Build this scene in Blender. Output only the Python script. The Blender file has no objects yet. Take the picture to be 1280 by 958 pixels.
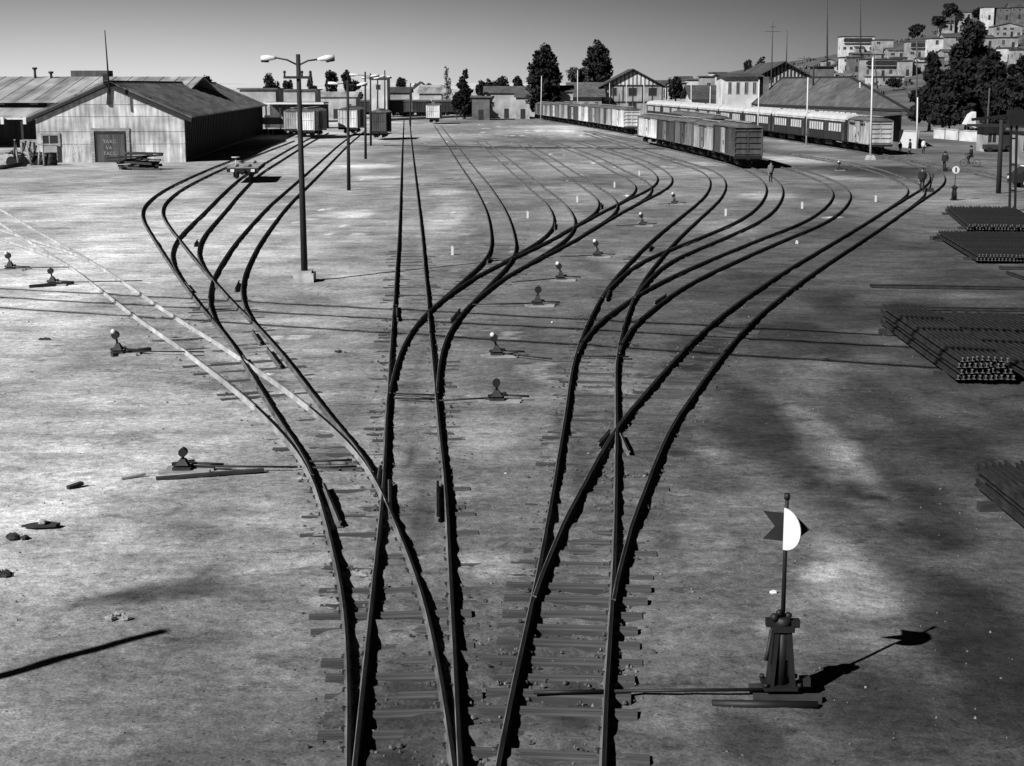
import bpy, math, random
import numpy as np
from mathutils import Vector, Matrix
R = math.radians
random.seed(11); rng = np.random.default_rng(5)
S = bpy.context.scene
COL = S.collection
# ------------------------------------------------------------------ camera
F, CX, CY, YH, H0 = 1900.0, 640.0, 479.0, 106.0, 7.2      # focal (px of the 1280 wide photo), horizon row, eye height
PITCH = math.atan((CY - YH) / F); CP, SP = math.cos(PITCH), math.sin(PITCH)
cam_d = bpy.data.cameras.new('camera'); cam = bpy.data.objects.new('camera', cam_d); COL.objects.link(cam)
cam.location = (0, 0, H0); cam.rotation_euler = (math.pi / 2 - PITCH, 0, 0)
cam_d.sensor_width = 36; cam_d.lens = F / 1280 * 36; cam_d.clip_start = .2; cam_d.clip_end = 6000
S.camera = cam
# ------------------------------------------------------------------ sky, sun, exposure
SUN_AZ, SUN_EL = R(46.5), R(36)                              # shadows fall towards (sin az, cos az)
W = bpy.data.worlds.new('World'); S.world = W; W.use_nodes = True
nt = W.node_tree; nt.nodes.clear()
def wn(t, **k):
    n = nt.nodes.new(t)
    for a, b in k.items(): setattr(n, a, b)
    return n
sky = wn('ShaderNodeTexSky', sky_type='NISHITA', sun_disc=False, sun_elevation=SUN_EL, sun_rotation=R(226.5), altitude=3700, air_density=1.0, dust_density=1.0)
sep = wn('ShaderNodeSeparateColor'); nt.links.new(sky.outputs[0], sep.inputs[0])
tc = wn('ShaderNodeTexCoord'); sx = wn('ShaderNodeSeparateXYZ'); nt.links.new(tc.outputs['Generated'], sx.inputs[0])
# black-and-white film behind a red filter and a polariser: only the red of the sky is recorded, darker away from the sun side
mx = wn('ShaderNodeMapRange', interpolation_type='SMOOTHSTEP'); mz = wn('ShaderNodeMapRange', interpolation_type='SMOOTHSTEP')
for n, o, v in ((mx, 0, (-.34, .36, 1.12, .24)), (mz, 2, (.0, .085, 1.08, .6))):
    nt.links.new(sx.outputs[o], n.inputs[0])
    for i in range(4): n.inputs[i + 1].default_value = v[i]
m1 = wn('ShaderNodeMath', operation='MULTIPLY'); m2 = wn('ShaderNodeMath', operation='MULTIPLY')
nt.links.new(mx.outputs[0], m1.inputs[0]); nt.links.new(mz.outputs[0], m1.inputs[1])
mz2 = wn('ShaderNodeMapRange', interpolation_type='SMOOTHSTEP'); nt.links.new(sx.outputs[2], mz2.inputs[0]); m3 = wn('ShaderNodeMath', operation='MULTIPLY')
for i, v in enumerate((.09, .45, 1.0, .22)): mz2.inputs[i + 1].default_value = v
nt.links.new(m1.outputs[0], m3.inputs[0]); nt.links.new(mz2.outputs[0], m3.inputs[1])
nt.links.new(m3.outputs[0], m2.inputs[0]); nt.links.new(sep.outputs[0], m2.inputs[1])
bg = wn('ShaderNodeBackground'); bg.inputs[1].default_value = .047
wo = wn('ShaderNodeOutputWorld'); nt.links.new(m2.outputs[0], bg.inputs[0]); nt.links.new(bg.outputs[0], wo.inputs[0])
sd = bpy.data.lights.new('sun', 'SUN'); sun = bpy.data.objects.new('sun', sd); COL.objects.link(sun)
sd.energy = 5.0; sd.angle = R(.53); sd.color = (1, 1, 1)
dv = Vector((math.sin(SUN_AZ) * math.cos(SUN_EL), math.cos(SUN_AZ) * math.cos(SUN_EL), -math.sin(SUN_EL)))
sun.rotation_euler = dv.to_track_quat('-Z', 'Y').to_euler(); sun.location = (-60, -60, 80)
S.view_settings.view_transform = 'Standard'; S.view_settings.look = 'None'
S.view_settings.exposure = 0.75; S.view_settings.gamma = 1
S.render.engine = 'CYCLES'
S.render.resolution_x, S.render.resolution_y = 1024, 766
# ------------------------------------------------------------------ pixel <-> world
def ray(px, py):
    u, v = (px - CX) / F, (py - CY) / F
    return Vector((u, CP - v * SP, -SP - v * CP))
def G(px, py, z=0.0):                                      # point of the plane z seen at a pixel
    r = ray(px, py); t = (z - H0) / r.z
    return Vector((r.x * t, r.y * t, z))
def A(px, py, D):                                          # point at distance D seen at a pixel
    r = ray(px, py); t = D / r.y
    return Vector((r.x * t, D, H0 + r.z * t))
def DY(py): return G(640, py).y                            # ground distance of a pixel row
# ------------------------------------------------------------------ materials
MATS = {}
def mat(name, base, rough=.85, var=.25, sc=(1, 1, 1), scale=3.0, detail=6, bump=0.0, metal=0.0, spec=.3, var2=.0, sc2=.25, emis=0):
    if name in MATS: return MATS[name]
    m = bpy.data.materials.new(name); m.use_nodes = True; n = m.node_tree; L = n.links
    b = n.nodes['Principled BSDF']
    b.inputs['Roughness'].default_value = rough; b.inputs['Metallic'].default_value = metal
    b.inputs['Specular IOR Level'].default_value = spec
    t = n.nodes.new('ShaderNodeTexCoord'); mp = n.nodes.new('ShaderNodeMapping'); mp.inputs['Scale'].default_value = sc
    L.new(t.outputs['Object'], mp.inputs[0])
    nz = n.nodes.new('ShaderNodeTexNoise'); nz.inputs['Scale'].default_value = scale; nz.inputs['Detail'].default_value = detail
    L.new(mp.outputs[0], nz.inputs['Vector'])
    rp = n.nodes.new('ShaderNodeMapRange'); rp.inputs[1].default_value = .3; rp.inputs[2].default_value = .7
    rp.inputs[3].default_value = base * (1 - var); rp.inputs[4].default_value = base * (1 + var)
    L.new(nz.outputs[0], rp.inputs[0]); out = rp.outputs[0]
    if var2:
        n2 = n.nodes.new('ShaderNodeTexNoise'); n2.inputs['Scale'].default_value = sc2; n2.inputs['Detail'].default_value = 3
        L.new(t.outputs['Object'], n2.inputs['Vector'])
        r2 = n.nodes.new('ShaderNodeMapRange'); r2.inputs[1].default_value = .35; r2.inputs[2].default_value = .65
        r2.inputs[3].default_value = 1 - var2; r2.inputs[4].default_value = 1 + var2
        L.new(n2.outputs[0], r2.inputs[0])
        mu = n.nodes.new('ShaderNodeMath'); mu.operation = 'MULTIPLY'; L.new(out, mu.inputs[0]); L.new(r2.outputs[0], mu.inputs[1]); out = mu.outputs[0]
    L.new(out, b.inputs['Base Color'])
    if bump:
        bp = n.nodes.new('ShaderNodeBump'); bp.inputs['Strength'].default_value = bump; bp.inputs['Distance'].default_value = .02
        L.new(nz.outputs[0], bp.inputs['Height']); L.new(bp.outputs[0], b.inputs['Normal'])
    MATS[name] = m; return m
M_side = mat('rail_rust', .09, .75, .5, scale=2, var2=.2)
M_head = mat('rail_head', .009, .7, .4, scale=3, spec=.04)
M_sidem = mat('half_pale_rail', .17, .8, .4, scale=2, var2=.2); M_sidep = mat('pale_rail', .29, .8, .3, scale=2, var2=.2); M_headp = mat('pale_rail_head', .19, .7, .3, scale=2)
M_sleep = mat('sleeper_wood', .042, .95, .6, (1.2, 14, 6), 1.5, bump=.5)
M_iron = mat('dark_iron', .016, .65, .4, scale=6)
M_black = mat('black_iron', .007, .6, .3, scale=6)
M_stack = mat('stacked_rail_rust', .016, .6, .5, scale=2.5)
M_stackend = mat('cut_rail_end', .10, .7, .4, scale=9)
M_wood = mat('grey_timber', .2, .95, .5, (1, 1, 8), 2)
M_darkwood = mat('dark_timber', .022, .95, .4, (2, 2, 6), 2)
M_white = mat('white_paint', .45, .6, .08, scale=4)
M_offwhite = mat('chalky_white_paint', .45, .8, .2, scale=3)
M_polewhite = mat('white_painted_steel', .42, .6, .12, scale=2)
M_pole = mat('dark_pole', .012, .8, .4, (4, 4, .6), 3)
M_conc = mat('concrete', .28, .9, .4, scale=3)
M_alum = mat('lamp_aluminium', .5, .45, .1, scale=5, metal=0)
M_glassdk = mat('dark_glass', .02, .25, .2, scale=2, spec=.5)
M_rope = mat('cable', .02, .8, .1)
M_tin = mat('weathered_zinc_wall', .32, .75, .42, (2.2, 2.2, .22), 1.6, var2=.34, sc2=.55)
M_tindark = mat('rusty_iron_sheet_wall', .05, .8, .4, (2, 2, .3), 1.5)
M_zroof = mat('rusty_iron_roof', .075, .8, .45, (1.0, .25, 1), 1.3, var2=.3, sc2=.2)
M_zroof2 = mat('patched_zinc_roof', .22, .7, .5, (.7, .16, .16), .9, var2=.25, sc2=.15)
M_tile = mat('dark_tile_roof', .045, .85, .35, (1, 1, 1), 2, var2=.3)
M_tile2 = mat('pale_sheet_roof', .065, .8, .35, scale=1, var2=.2)
M_wallw = mat('whitewashed_wall', .38, .9, .2, scale=.6, var2=.15)
M_wallg = mat('grey_plaster_wall', .2, .9, .3, scale=.6, var2=.2)
M_walld = mat('brick_wall', .08, .9, .3, scale=.8, var2=.2)
M_wallp = mat('pale_plaster_wall', .25, .9, .25, scale=.6, var2=.2)
M_trim = mat('dark_timber_trim', .015, .8, .2)
M_leaf = mat('dark_foliage', .014, .8, .6, scale=1.2, spec=.1)
M_leaf2 = mat('mid_foliage', .045, .8, .5, scale=1.2, spec=.1)
M_leafp = mat('dry_twigs', .16, .9, .3, scale=1.2, spec=.1)
M_bark = mat('bark', .05, .95, .4, (3, 3, .6), 3)
M_cloth = mat('dark_cloth', .01, .95, .4, scale=5)
M_cloth2 = mat('grey_cloth', .12, .95, .3, scale=5)
M_cloth3 = mat('light_cloth', .45, .95, .15, scale=5)
M_skin = mat('skin', .2, .7, .1, scale=8)
# ------------------------------------------------------------------ mesh builder
class MB:
    def __init__(s): s.v = []; s.f = []; s.m = []; s.sm = []
    def add(s, vs, fs, mi=0, smooth=False):
        o = len(s.v); s.v += [tuple(v) for v in vs]
        for f in fs: s.f.append(tuple(i + o for i in f)); s.m.append(mi); s.sm.append(smooth)
        return s
    def box(s, c, d, rz=0, mi=0, M=None):
        x, y, z = d[0] / 2, d[1] / 2, d[2] / 2
        vs = [Vector((a * x, b * y, e * z)) for a in (-1, 1) for b in (-1, 1) for e in (-1, 1)]
        Q = M or Matrix.Rotation(rz, 3, 'Z')
        vs = [Q @ v + Vector(c) for v in vs]
        return s.add(vs, [(0, 1, 3, 2), (4, 6, 7, 5), (0, 4, 5, 1), (2, 3, 7, 6), (0, 2, 6, 4), (1, 5, 7, 3)], mi)
    def bar(s, a, b, w, h=None, mi=0):                      # box beam from a to b
        a, b = Vector(a), Vector(b); d = b - a; h = h or w
        Q = d.to_track_quat('X', 'Z').to_matrix()
        return s.box((a + b) / 2, (d.length, w, h), M=Q, mi=mi)
    def tube(s, pts, r, n=8, mi=0, caps=True, smooth=True):
        pts = [Vector(p) for p in pts]; rs = r if isinstance(r, (list, tuple)) else [r] * len(pts)
        o = len(s.v); K = len(pts)
        for i, p in enumerate(pts):
            t = (pts[min(i + 1, K - 1)] - pts[max(i - 1, 0)]).normalized()
            Q = t.to_track_quat('Z', 'Y').to_matrix()
            for k in range(n):
                a = 2 * math.pi * k / n
                s.v.append(tuple(p + Q @ Vector((math.cos(a) * rs[i], math.sin(a) * rs[i], 0))))
        for i in range(K - 1):
            for k in range(n):
                k2 = (k + 1) % n
                s.f.append((o + i * n + k, o + i * n + k2, o + (i + 1) * n + k2, o + (i + 1) * n + k)); s.m.append(mi); s.sm.append(smooth)
        if caps:
            s.f.append(tuple(o + k for k in range(n))[::-1]); s.m.append(mi); s.sm.append(False)
            s.f.append(tuple(o + (K - 1) * n + k for k in range(n))); s.m.append(mi); s.sm.append(False)
        return s
    def prism(s, poly, axis, a, b, mi=0):                   # 2D polygon swept along an axis from a to b
        def P(u, w, t):
            return {'x': (t, u, w), 'y': (u, t, w), 'z': (u, w, t)}[axis]
        n = len(poly)
        vs = [P(u, w, a) for u, w in poly] + [P(u, w, b) for u, w in poly]
        fs = [tuple(range(n))[::-1], tuple(range(n, 2 * n))] + [(i, (i + 1) % n, n + (i + 1) % n, n + i) for i in range(n)]
        return s.add(vs, fs, mi)
    def disc(s, c, r, t, axis='y', n=20, mi=0, a0=0, a1=2 * math.pi):
        full = abs(a1 - a0 - 2 * math.pi) < 1e-6
        K = n if full else n + 1
        poly = [(r * math.cos(a0 + (a1 - a0) * k / n), r * math.sin(a0 + (a1 - a0) * k / n)) for k in range(K)]
        o = MB(); o.prism(poly, axis, -t / 2, t / 2, mi)
        return s.add([Vector(v) + Vector(c) for v in o.v], o.f, mi)
    def ball(s, c, r, n=10, mi=0, sq=(1, 1, 1)):
        vs = []; fs = []
        for i in range(n + 1):
            th = math.pi * i / n
            for k in range(n):
                ph = 2 * math.pi * k / n
                vs.append((c[0] + r * sq[0] * math.sin(th) * math.cos(ph), c[1] + r * sq[1] * math.sin(th) * math.sin(ph), c[2] + r * sq[2] * math.cos(th)))
        for i in range(n):
            for k in range(n):
                fs.append((i * n + k, (i + 1) * n + k, (i + 1) * n + (k + 1) % n, i * n + (k + 1) % n))
        return s.add(vs, fs, mi, True)
    def mesh(s, name, mats):
        me = bpy.data.meshes.new(name); me.from_pydata(s.v, [], s.f)
        for m in (mats if isinstance(mats, (list, tuple)) else [mats]): me.materials.append(m)
        me.polygons.foreach_set('material_index', s.m); me.polygons.foreach_set('use_smooth', s.sm)
        me.update(); return me
def link(name, me, parent=None, loc=None, rot=None, scale=None, label=None):
    o = bpy.data.objects.new(name, me); COL.objects.link(o)
    if parent: o.parent = parent
    if loc is not None: o.location = loc
    if rot is not None: o.rotation_euler = rot
    if scale is not None: o.scale = scale
    if label: o['label'] = label
    return o
def part(name, mb, mats, parent, label=None, loc=None, rot=None): return link(name, mb.mesh(name, mats), parent, loc, rot, None, label)
def tag(o, label, cat, group=None):
    o['label'] = label; o['category'] = cat
    if group: o['group'] = group
    return o
def thing(name, label, cat, loc=(0, 0, 0), rz=0, group=None):
    o = link(name, None, None, loc, (0, 0, rz)); o.empty_display_size = .3
    return tag(o, label, cat, group)
def kids(o): return [c for c in list(COL.objects) if c.parent == o]
def tree_of(o): return (o, [tree_of(c) for c in kids(o)])
def dup(tr, loc, rz, label, group=None, scale=None, parent=None):   # copy of a thing with its parts and sub-parts
    o, ch = tr; c = o.copy(); COL.objects.link(c)
    if parent is None:
        c.location = loc; c.rotation_euler = (0, 0, rz); c['label'] = label
        if group: c['group'] = group
        if scale: c.scale = scale
    else: c.parent = parent
    for t in ch: dup(t, None, 0, None, parent=c)
    return c
def struct(name, mb_or_me, mats=None):
    o = link(name, mb_or_me if mats is None else mb_or_me.mesh(name, mats)); o['kind'] = 'structure'; return o
# ------------------------------------------------------------------ tracks (traced left rails, in photo pixels)
GAUGE = 1.114
T = {}
def spline(px, step, ext0=0, ext1=0, sm=2.0):
    P = np.array([G(x, y)[:2] for x, y in px])
    if ext0: P = np.vstack([P[0] - (P[1] - P[0]) / np.linalg.norm(P[1] - P[0]) * ext0, P])
    if ext1: P = np.vstack([P, P[-1] + (P[-1] - P[-2]) / np.linalg.norm(P[-1] - P[-2]) * ext1])
    s = np.r_[0, np.cumsum(np.linalg.norm(np.diff(P, axis=0), axis=1))]
    n = int(s[-1] / .5) + 2; u = np.linspace(0, s[-1], n); X = np.interp(u, s, P[:, 0]); Y = np.interp(u, s, P[:, 1])
    # smoothing grows with distance, as the tracing error does
    out = []
    for i in range(n):
        w = np.clip(sm * Y[i] / 45.0, .8, 11.0); w = min(w, max(.3, min(u[i], u[-1] - u[i]) * .5))
        k = np.exp(-.5 * ((u - u[i]) / w) ** 2); k /= k.sum(); out.append(((X * k).sum(), (Y * k).sum()))
    C = np.array(out); s = np.r_[0, np.cumsum(np.linalg.norm(np.diff(C, axis=0), axis=1))]
    n = int(s[-1] / step) + 2; u = np.linspace(0, s[-1], n)
    return np.c_[np.interp(u, s, C[:, 0]), np.interp(u, s, C[:, 1])]
def normals(C):
    d = np.gradient(C, axis=0); d /= np.linalg.norm(d, axis=1)[:, None]
    return d, np.c_[d[:, 1], -d[:, 0]]                      # tangent, right-hand normal
PX = {
 'C1': [(445,957),(455,860),(463,782),(469,720),(474,675),(479,625),(481,590),(484,520),(487,475),(491,405),(493,385),(495.5,337),(498,305),(500,261),(502.5,192),(504.5,154)],
 'C2': [(484,520),(487,492),(493,468),(501,441),(514,418),(529,398),(546,383),(566,368),(591,350),(616,337.6),(636,327.6),(666,314),(690,302),(721,284),(751,268),(776,255),(801,244),(818,235.5),(824.5,226),(819,217),(805,208.5),(787,200),(771,195),(745,187)],
 'C3': [(529,398),(546,382.5),(566,366),(590,344.5),(605,330.5),(613,320),(614.5,308),(613,290),(610,273),(606,261.6),(593,235),(574,207),(561,186),(544,160)],
 'C4': [(616,337.6),(636,327),(655,316.5),(674,305),(685,297),(693,285),(694,277),(688,263),(680,252.6),(664,240),(647,224),(621,199.5),(600,182)],
 'C5': [(690,302),(712,289),(730,279),(741,272.5),(749,264),(751,256),(745,247),(725,234),(696,213),(677.6,199.5),(655,186)],
 'C6': [(751,268),(770,258),(785,250.5),(793,245),(797,238),(796,233),(788,226),(771,219),(738,199.5),(704,186),(678,177)],
 'L1': [(436,957),(437,880),(434,800),(431,765),(426,735),(414,683),(406,650),(397,620),(389,598),(381,583),(372,570),(356,552),(340,535),(313,508),(283,483),(250,458),(225,437.6),(200,422),(160,393),(143,379),(113,356),(88,337),(66,322),(37.6,305),(19,294),(0,281)],
 'L2': [(113,356),(90,338),(64,322),(40,313.5),(20,308),(0,301)],
 'D1': [(397,620),(390,598),(384,580),(371,560),(354,540),(341,518),(326,493),(311,468),(301,450),(286,430),(270,407),(255,393),(233,363),(210,330),(193,303),(183,287),(177,275),(175.5,268),(179,259),(192,247.7),(205,239),(223,230),(245,220),(268,210),(300,198),(330,187)],
 'D2': [(240,372),(228,355),(218,340),(213,328),(213,318),(217,308),(223,299),(238,284),(255,268),(272,250),(291,232),(310,217),(330,206),(352,193),(373,181),(395,170)],
 'D3': [(301,451),(287,431.5),(274,415),(265,400),(261,388),(260,376),(263,358),(269,344),(290,311),(312,285),(335,260),(375.5,225),(423,182.5),(445,166)],
 'R1': [(625,957),(637,892),(664,767),(674,720),(683,670),(692,620),(698,580),(708,520),(713,480),(717,455),(724,435),(731,415),(747,383),(757,365),(775,343),(799,318),(820,298),(851,273),(876,253),(886,241),(889,230),(886,221),(876,214.5),(856,208),(828,199.5),(800,191),(770,181)],
 'R4': [(717,455),(726,435),(735,419),(751,404),(771,390),(794,374),(814,361),(851,343.5),(877,332),(920,314),(955,299.5),(1000,283),(1025,268.5),(1039,254),(1044,245),(1039,236),(1017,223.5),(985,213),(950,202),(915,193),(880,184),(840,174)],
 'R5': [(747,383),(760,364),(776,349),(792,335),(814,323),(842,313),(877,299),(906,287),(931,275),(949,260),(958,245),(959,235),(951,224),(934,214.5),(914,207.5),(880,198),(850,190.8),(820,184),(790,177),(770,173)],
 'R2': [(668,866),(674,800),(682,724),(697,677),(708,653),(728,620),(747,580),(767,548),(778,530),(802,503),(827,473),(854,443),(874,423),(897,402),(930,377),(980,343),(1030,313),(1080,283),(1105,266.5),(1130,251),(1151,239.5),(1161,231),(1165,224),(1161,217),(1147,209),(1125,202),(1100,196),(1080,191.5),(1045,186),(1000,179),(950,171.3),(900,163.6),(850,156),(800,149),(765,144.5)],
 'R6': [(1105,266.5),(1120,256),(1131,248.5),(1138,243.5),(1138,237.5),(1126,229),(1105,220),(1081,211.5),(1057,206),(1020,200),(985,195),(950,190)],
 'R7': [(1126,200),(1162,204.5),(1199,210),(1224,215.6),(1250,222),(1285,231)],
 'G2': [(830,176.5),(800,171.5),(778,167.5),(740,160.5),(700,154),(665,148),(640,144)],
}
TR = [  # key, parent, ext0, ext1, sleepers wanted up to distance, label
 ('C1', None, 7, 60, 78, 'long straight railway track running up the middle of the yard'),
 ('C2', 'C1', 0, 25, 62, 'railway track curving right off the straight middle track, main lead of a fan'),
 ('C3', 'C2', 0, 12, 70, 'railway track bending left just beyond the straight middle track'),
 ('C4', 'C2', 0, 10, 0, 'hooked siding nearest the camera on the left of the curving middle lead'),
 ('C5', 'C2', 0, 10, 0, 'hooked siding halfway along the curving middle lead'),
 ('C6', 'C2', 0, 10, 0, 'hooked siding farthest along the curving middle lead'),
 ('L1', 'C1', 7, 12, 45, 'railway track with pale sunlit rails sweeping to the left edge'),
 ('L2', 'L1', 0, 8, 0, 'short pale railed branch leaving at the left edge of the yard'),
 ('D1', 'L1', 0, 25, 52, 'leftmost dark railed track bulging left then passing the goods shed'),
 ('D2', 'D1', 0, 12, 0, 'railway track under the empty flat wagon beside the goods shed'),
 ('D3', 'D1', 0, 12, 0, 'railway track passing left of the tall double lamp post towards the boxcars'),
 ('R1', None, 7, 40, 70, 'railway track of the right hand group running up to a sharp hook before the boxcars'),
 ('R4', 'R1', 0, 30, 0, 'outer curved siding sweeping right below the long lead to the station'),
 ('R5', 'R1', 0, 30, 0, 'curved siding leading to the near end of the boxcar string'),
 ('R2', 'R1', 0, 60, 60, 'long railway lead curving far right to the white roofed passenger train'),
 ('R6', 'R2', 0, 12, 0, 'short track branching left before the standing man in the right background'),
 ('R7', None, 4, 25, 0, 'railway track crossing behind the white round signal at the right edge'),
 ('G2', None, 12, 15, 0, 'railway track under the far string of boxcars'),
]
CEN = {}
for key, par, e0, e1, sl, lab in TR:
    L = spline(PX[key], .5, e0, e1); d, nr = normals(L); C = L + nr * GAUGE / 2
    if par:                                                 # let the branch leave its parent track smoothly
        q = np.hypot(CEN[par][:, 0] - C[0, 0], CEN[par][:, 1] - C[0, 1]); off = CEN[par][int(q.argmin())] - C[0]
        ss = np.r_[0, np.cumsum(np.linalg.norm(np.diff(C, axis=0), axis=1))]; w = np.clip(1 - ss / (4 + DY(PX[key][0][1]) * .12), 0, 1)
        C = C + (w * w * (3 - 2 * w))[:, None] * off
    CEN[key] = C
RAILP = [(-.05, 0), (-.05, .01), (-.009, .022), (-.009, .078), (-.029, .088), (-.029, .104), (-.019, .113), (.019, .113), (.029, .104), (.029, .088), (.009, .078), (.009, .022), (.05, .01), (.05, 0)]
def rail_mb(C, z0=.02, prof=RAILP):
    mb = MB(); d, nr = normals(C); K = len(prof); n = len(C)
    vs = [(C[i, 0] + nr[i, 0] * u, C[i, 1] + nr[i, 1] * u, z0 + w) for i in range(n) for u, w in prof]
    mb.v = vs
    for i in range(n - 1):
        for k in range(K):
            k2 = (k + 1) % K
            mb.f.append((i * K + k, (i + 1) * K + k, (i + 1) * K + k2, i * K + k2)); mb.m.append(1 if k == 6 else 0); mb.sm.append(False)
    mb.f.append(tuple(range(K))); mb.m.append(0); mb.sm.append(False)
    mb.f.append(tuple(range((n - 1) * K, n * K))[::-1]); mb.m.append(0); mb.sm.append(False)
    return mb
def dist_to(C, p):
    q = np.hypot(C[:, 0] - p[0], C[:, 1] - p[1]); i = int(q.argmin()); return q[i], i
SLEEP_ME = None
for ti, (key, par, e0, e1, sl, lab) in enumerate(TR):
    C = CEN[key]; d, nr = normals(C)
    root = thing('railway_track', lab, 'railway track', (float(C[0, 0]), float(C[0, 1]), 0), 0, None); base = np.array([C[0, 0], C[0, 1]])
    T[key] = root; z0 = .022 + .0035 * (ti % 5)
    keep = slice(0, len(C))
    for sgn in (-1, 1):
        RC = C + nr * sgn * GAUGE / 2 - base
        if par:                                             # a blade starts where it has left its stock rail
            PC = CEN[par]; st = 0
            for i in range(len(C)):
                dd, j = dist_to(PC, C[i])
                if dd > .035: st = max(0, i - 1); break
            RC = RC[st:] if key != 'L1' else RC
        rm = rail_mb(RC, z0)
        if key in ('L1', 'L2'):                             # rails of the left tracks turn paler with distance
            K_ = len(RAILP)
            for q in range(len(RC) - 1):
                if RC[q, 1] + base[1] > 25:
                    for w_ in range(K_): rm.m[q * K_ + w_] = 4 if RC[q, 1] + base[1] < 33 and rm.m[q * K_ + w_] == 0 else rm.m[q * K_ + w_] + (2 if RC[q, 1] + base[1] >= 33 else 0)
        part('rail', rm, [M_side, M_head, M_sidep, M_headp, M_sidem], root)
    # sleepers: long ones across turnouts
    if sl:
        kids_of = [k for k, p_, *_ in TR if p_ == key]
        s = np.r_[0, np.cumsum(np.linalg.norm(np.diff(C, axis=0), axis=1))]; u = .4; cnt = 0
        while u < s[-1]:
            x = np.interp(u, s, C[:, 0]); y = np.interp(u, s, C[:, 1]); u += .56 * (1 + .06 * random.uniform(-1, 1))
            if y > sl: break
            if par:
                dd, j = dist_to(CEN[par], (x, y))
                if dd < 1.9: continue
            i = min(int(np.searchsorted(s, u)), len(C) - 1); lo, hi = -.94, .94
            for k in kids_of:
                K = CEN[k]; q = (K - [x, y]); al = q @ d[i]; j = int(np.abs(al).argmin())
                if abs(al[j]) < .6:
                    off = q[j] @ nr[i]
                    if abs(off) < 1.95: lo, hi = min(lo, off - .94), max(hi, off + .94)
            lo += random.uniform(-.12, .12); hi += random.uniform(-.12, .14)
            if random.random() < .10: continue
            if cnt >= 100: break
            if SLEEP_ME is None:
                mb = MB(); nn = 8
                for a in range(nn): pass
                prof = [(-.115, -.12), (-.115, .02), (-.085, .036), (.0, .03), (.09, .036), (.115, .015), (.115, -.12)]
                mb.prism(prof, 'x', -.5, .5); SLEEP_ME = mb.mesh('sleeper', M_sleep)
            ang = math.atan2(nr[i, 1], nr[i, 0]) + random.uniform(-.025, .025); mid = (lo + hi) / 2
            link('sleeper', SLEEP_ME, root, (x + nr[i, 0] * mid - base[0], y + nr[i, 1] * mid - base[1], (random.uniform(-.025, .008) if key == 'R1' and y < 21.5 else random.uniform(-.045, -.002) if (key in ('R1', 'C1') and y < 20.5) else random.uniform(-.062, -.014))), (0, random.uniform(-.008, .008), ang), (hi - lo, random.uniform(.85, 1.1), 1)); cnt += 1
# spiked base plates under the nearest rails, one part each
mb = MB(); mb.box((0, 0, .0), (.155, .12, .016)); mb.box((-.06, .03, .014), (.025, .025, .022)); mb.box((.06, -.03, .014), (.025, .025, .022)); PL = mb.mesh('base_plate', M_iron)
for key in ('C1', 'L1', 'R1'):
    C = CEN[key]; d, nr = normals(C); root = T[key]; u = 0; s = np.r_[0, np.cumsum(np.linalg.norm(np.diff(C, axis=0), axis=1))]
    while u < s[-1]:
        x, y = np.interp(u, s, C[:, 0]), np.interp(u, s, C[:, 1]); i = min(int(np.searchsorted(s, u)), len(C) - 1); u += .56
        if y < 15 or y > 29: continue
        for sg in (-1, 1): link('base_plate', PL, root, (x + nr[i, 0] * sg * GAUGE / 2 - root.location.x, y + nr[i, 1] * sg * GAUGE / 2 - root.location.y, random.uniform(.012, .03)), (random.uniform(-.05, .05), random.uniform(-.06, .06), math.atan2(nr[i, 1], nr[i, 0]) + random.uniform(-.2, .2)))
# check rails beside the frogs and short dark stub rails, as traced in the photo
def stub(key, p0, p1, name='check_rail'):
    b = T[key].location; a, c = G(*p0), G(*p1); n = 5
    C = np.array([[a.x + (c.x - a.x) * t / n - b.x, a.y + (c.y - a.y) * t / n - b.y] for t in range(n + 1)])
    part(name, rail_mb(C, .02), [M_side, M_head], T[key])
for k, a, b in [('L1', (405,613), (425,661)), ('C1', (487,608), (488,652)), ('C1', (547,610), (547,656)), ('C1', (496,386), (497,403)), ('C2', (575,391), (564,404)),
                ('R1', (762,367), (757,378)), ('R4', (833,372), (818,382)), ('D1', (232,357), (240,367)), ('D3', (299,355), (294,366)), ('D2', (247,303), (243,309)),
                ('D1', (304,450), (312,461)), ('D1', (316,418), (325,432)), ('D1', (334,440), (350,462)), ('D3', (269,358), (272,362)), ('C3', (613,325), (609,330)), ('C4', (694,281), (693,288)), ('C5', (752,256), (751,262)),
                ('R1', (748,561), (762,545)), ('R1', (776,549), (786,572)), ('C1', (476,590), (472,612)), ('R1', (815,309), (811,315)), ('D1', (194,303), (198,309))]:
    stub(k, a, b)
# switch tie bars
def tiebar(key, p0, p1, r=.022):
    b = T[key].location; mb = MB(); mb.tube([G(*p0, .09) - Vector(b), G(*p1, .09) - Vector(b)], r, 6); part('switch_rod', mb, M_black, T[key])
for k, a, b in [('C1', (492,492), (545,494)), ('C1', (492,498), (545,499)), ('L1', (386,577), (440,575)), ('L1', (389,585), (446,583)), ('R1', (667,866), (757,864)), ('R1', (727,445), (786,446))]:
    tiebar(k, a, b)
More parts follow.
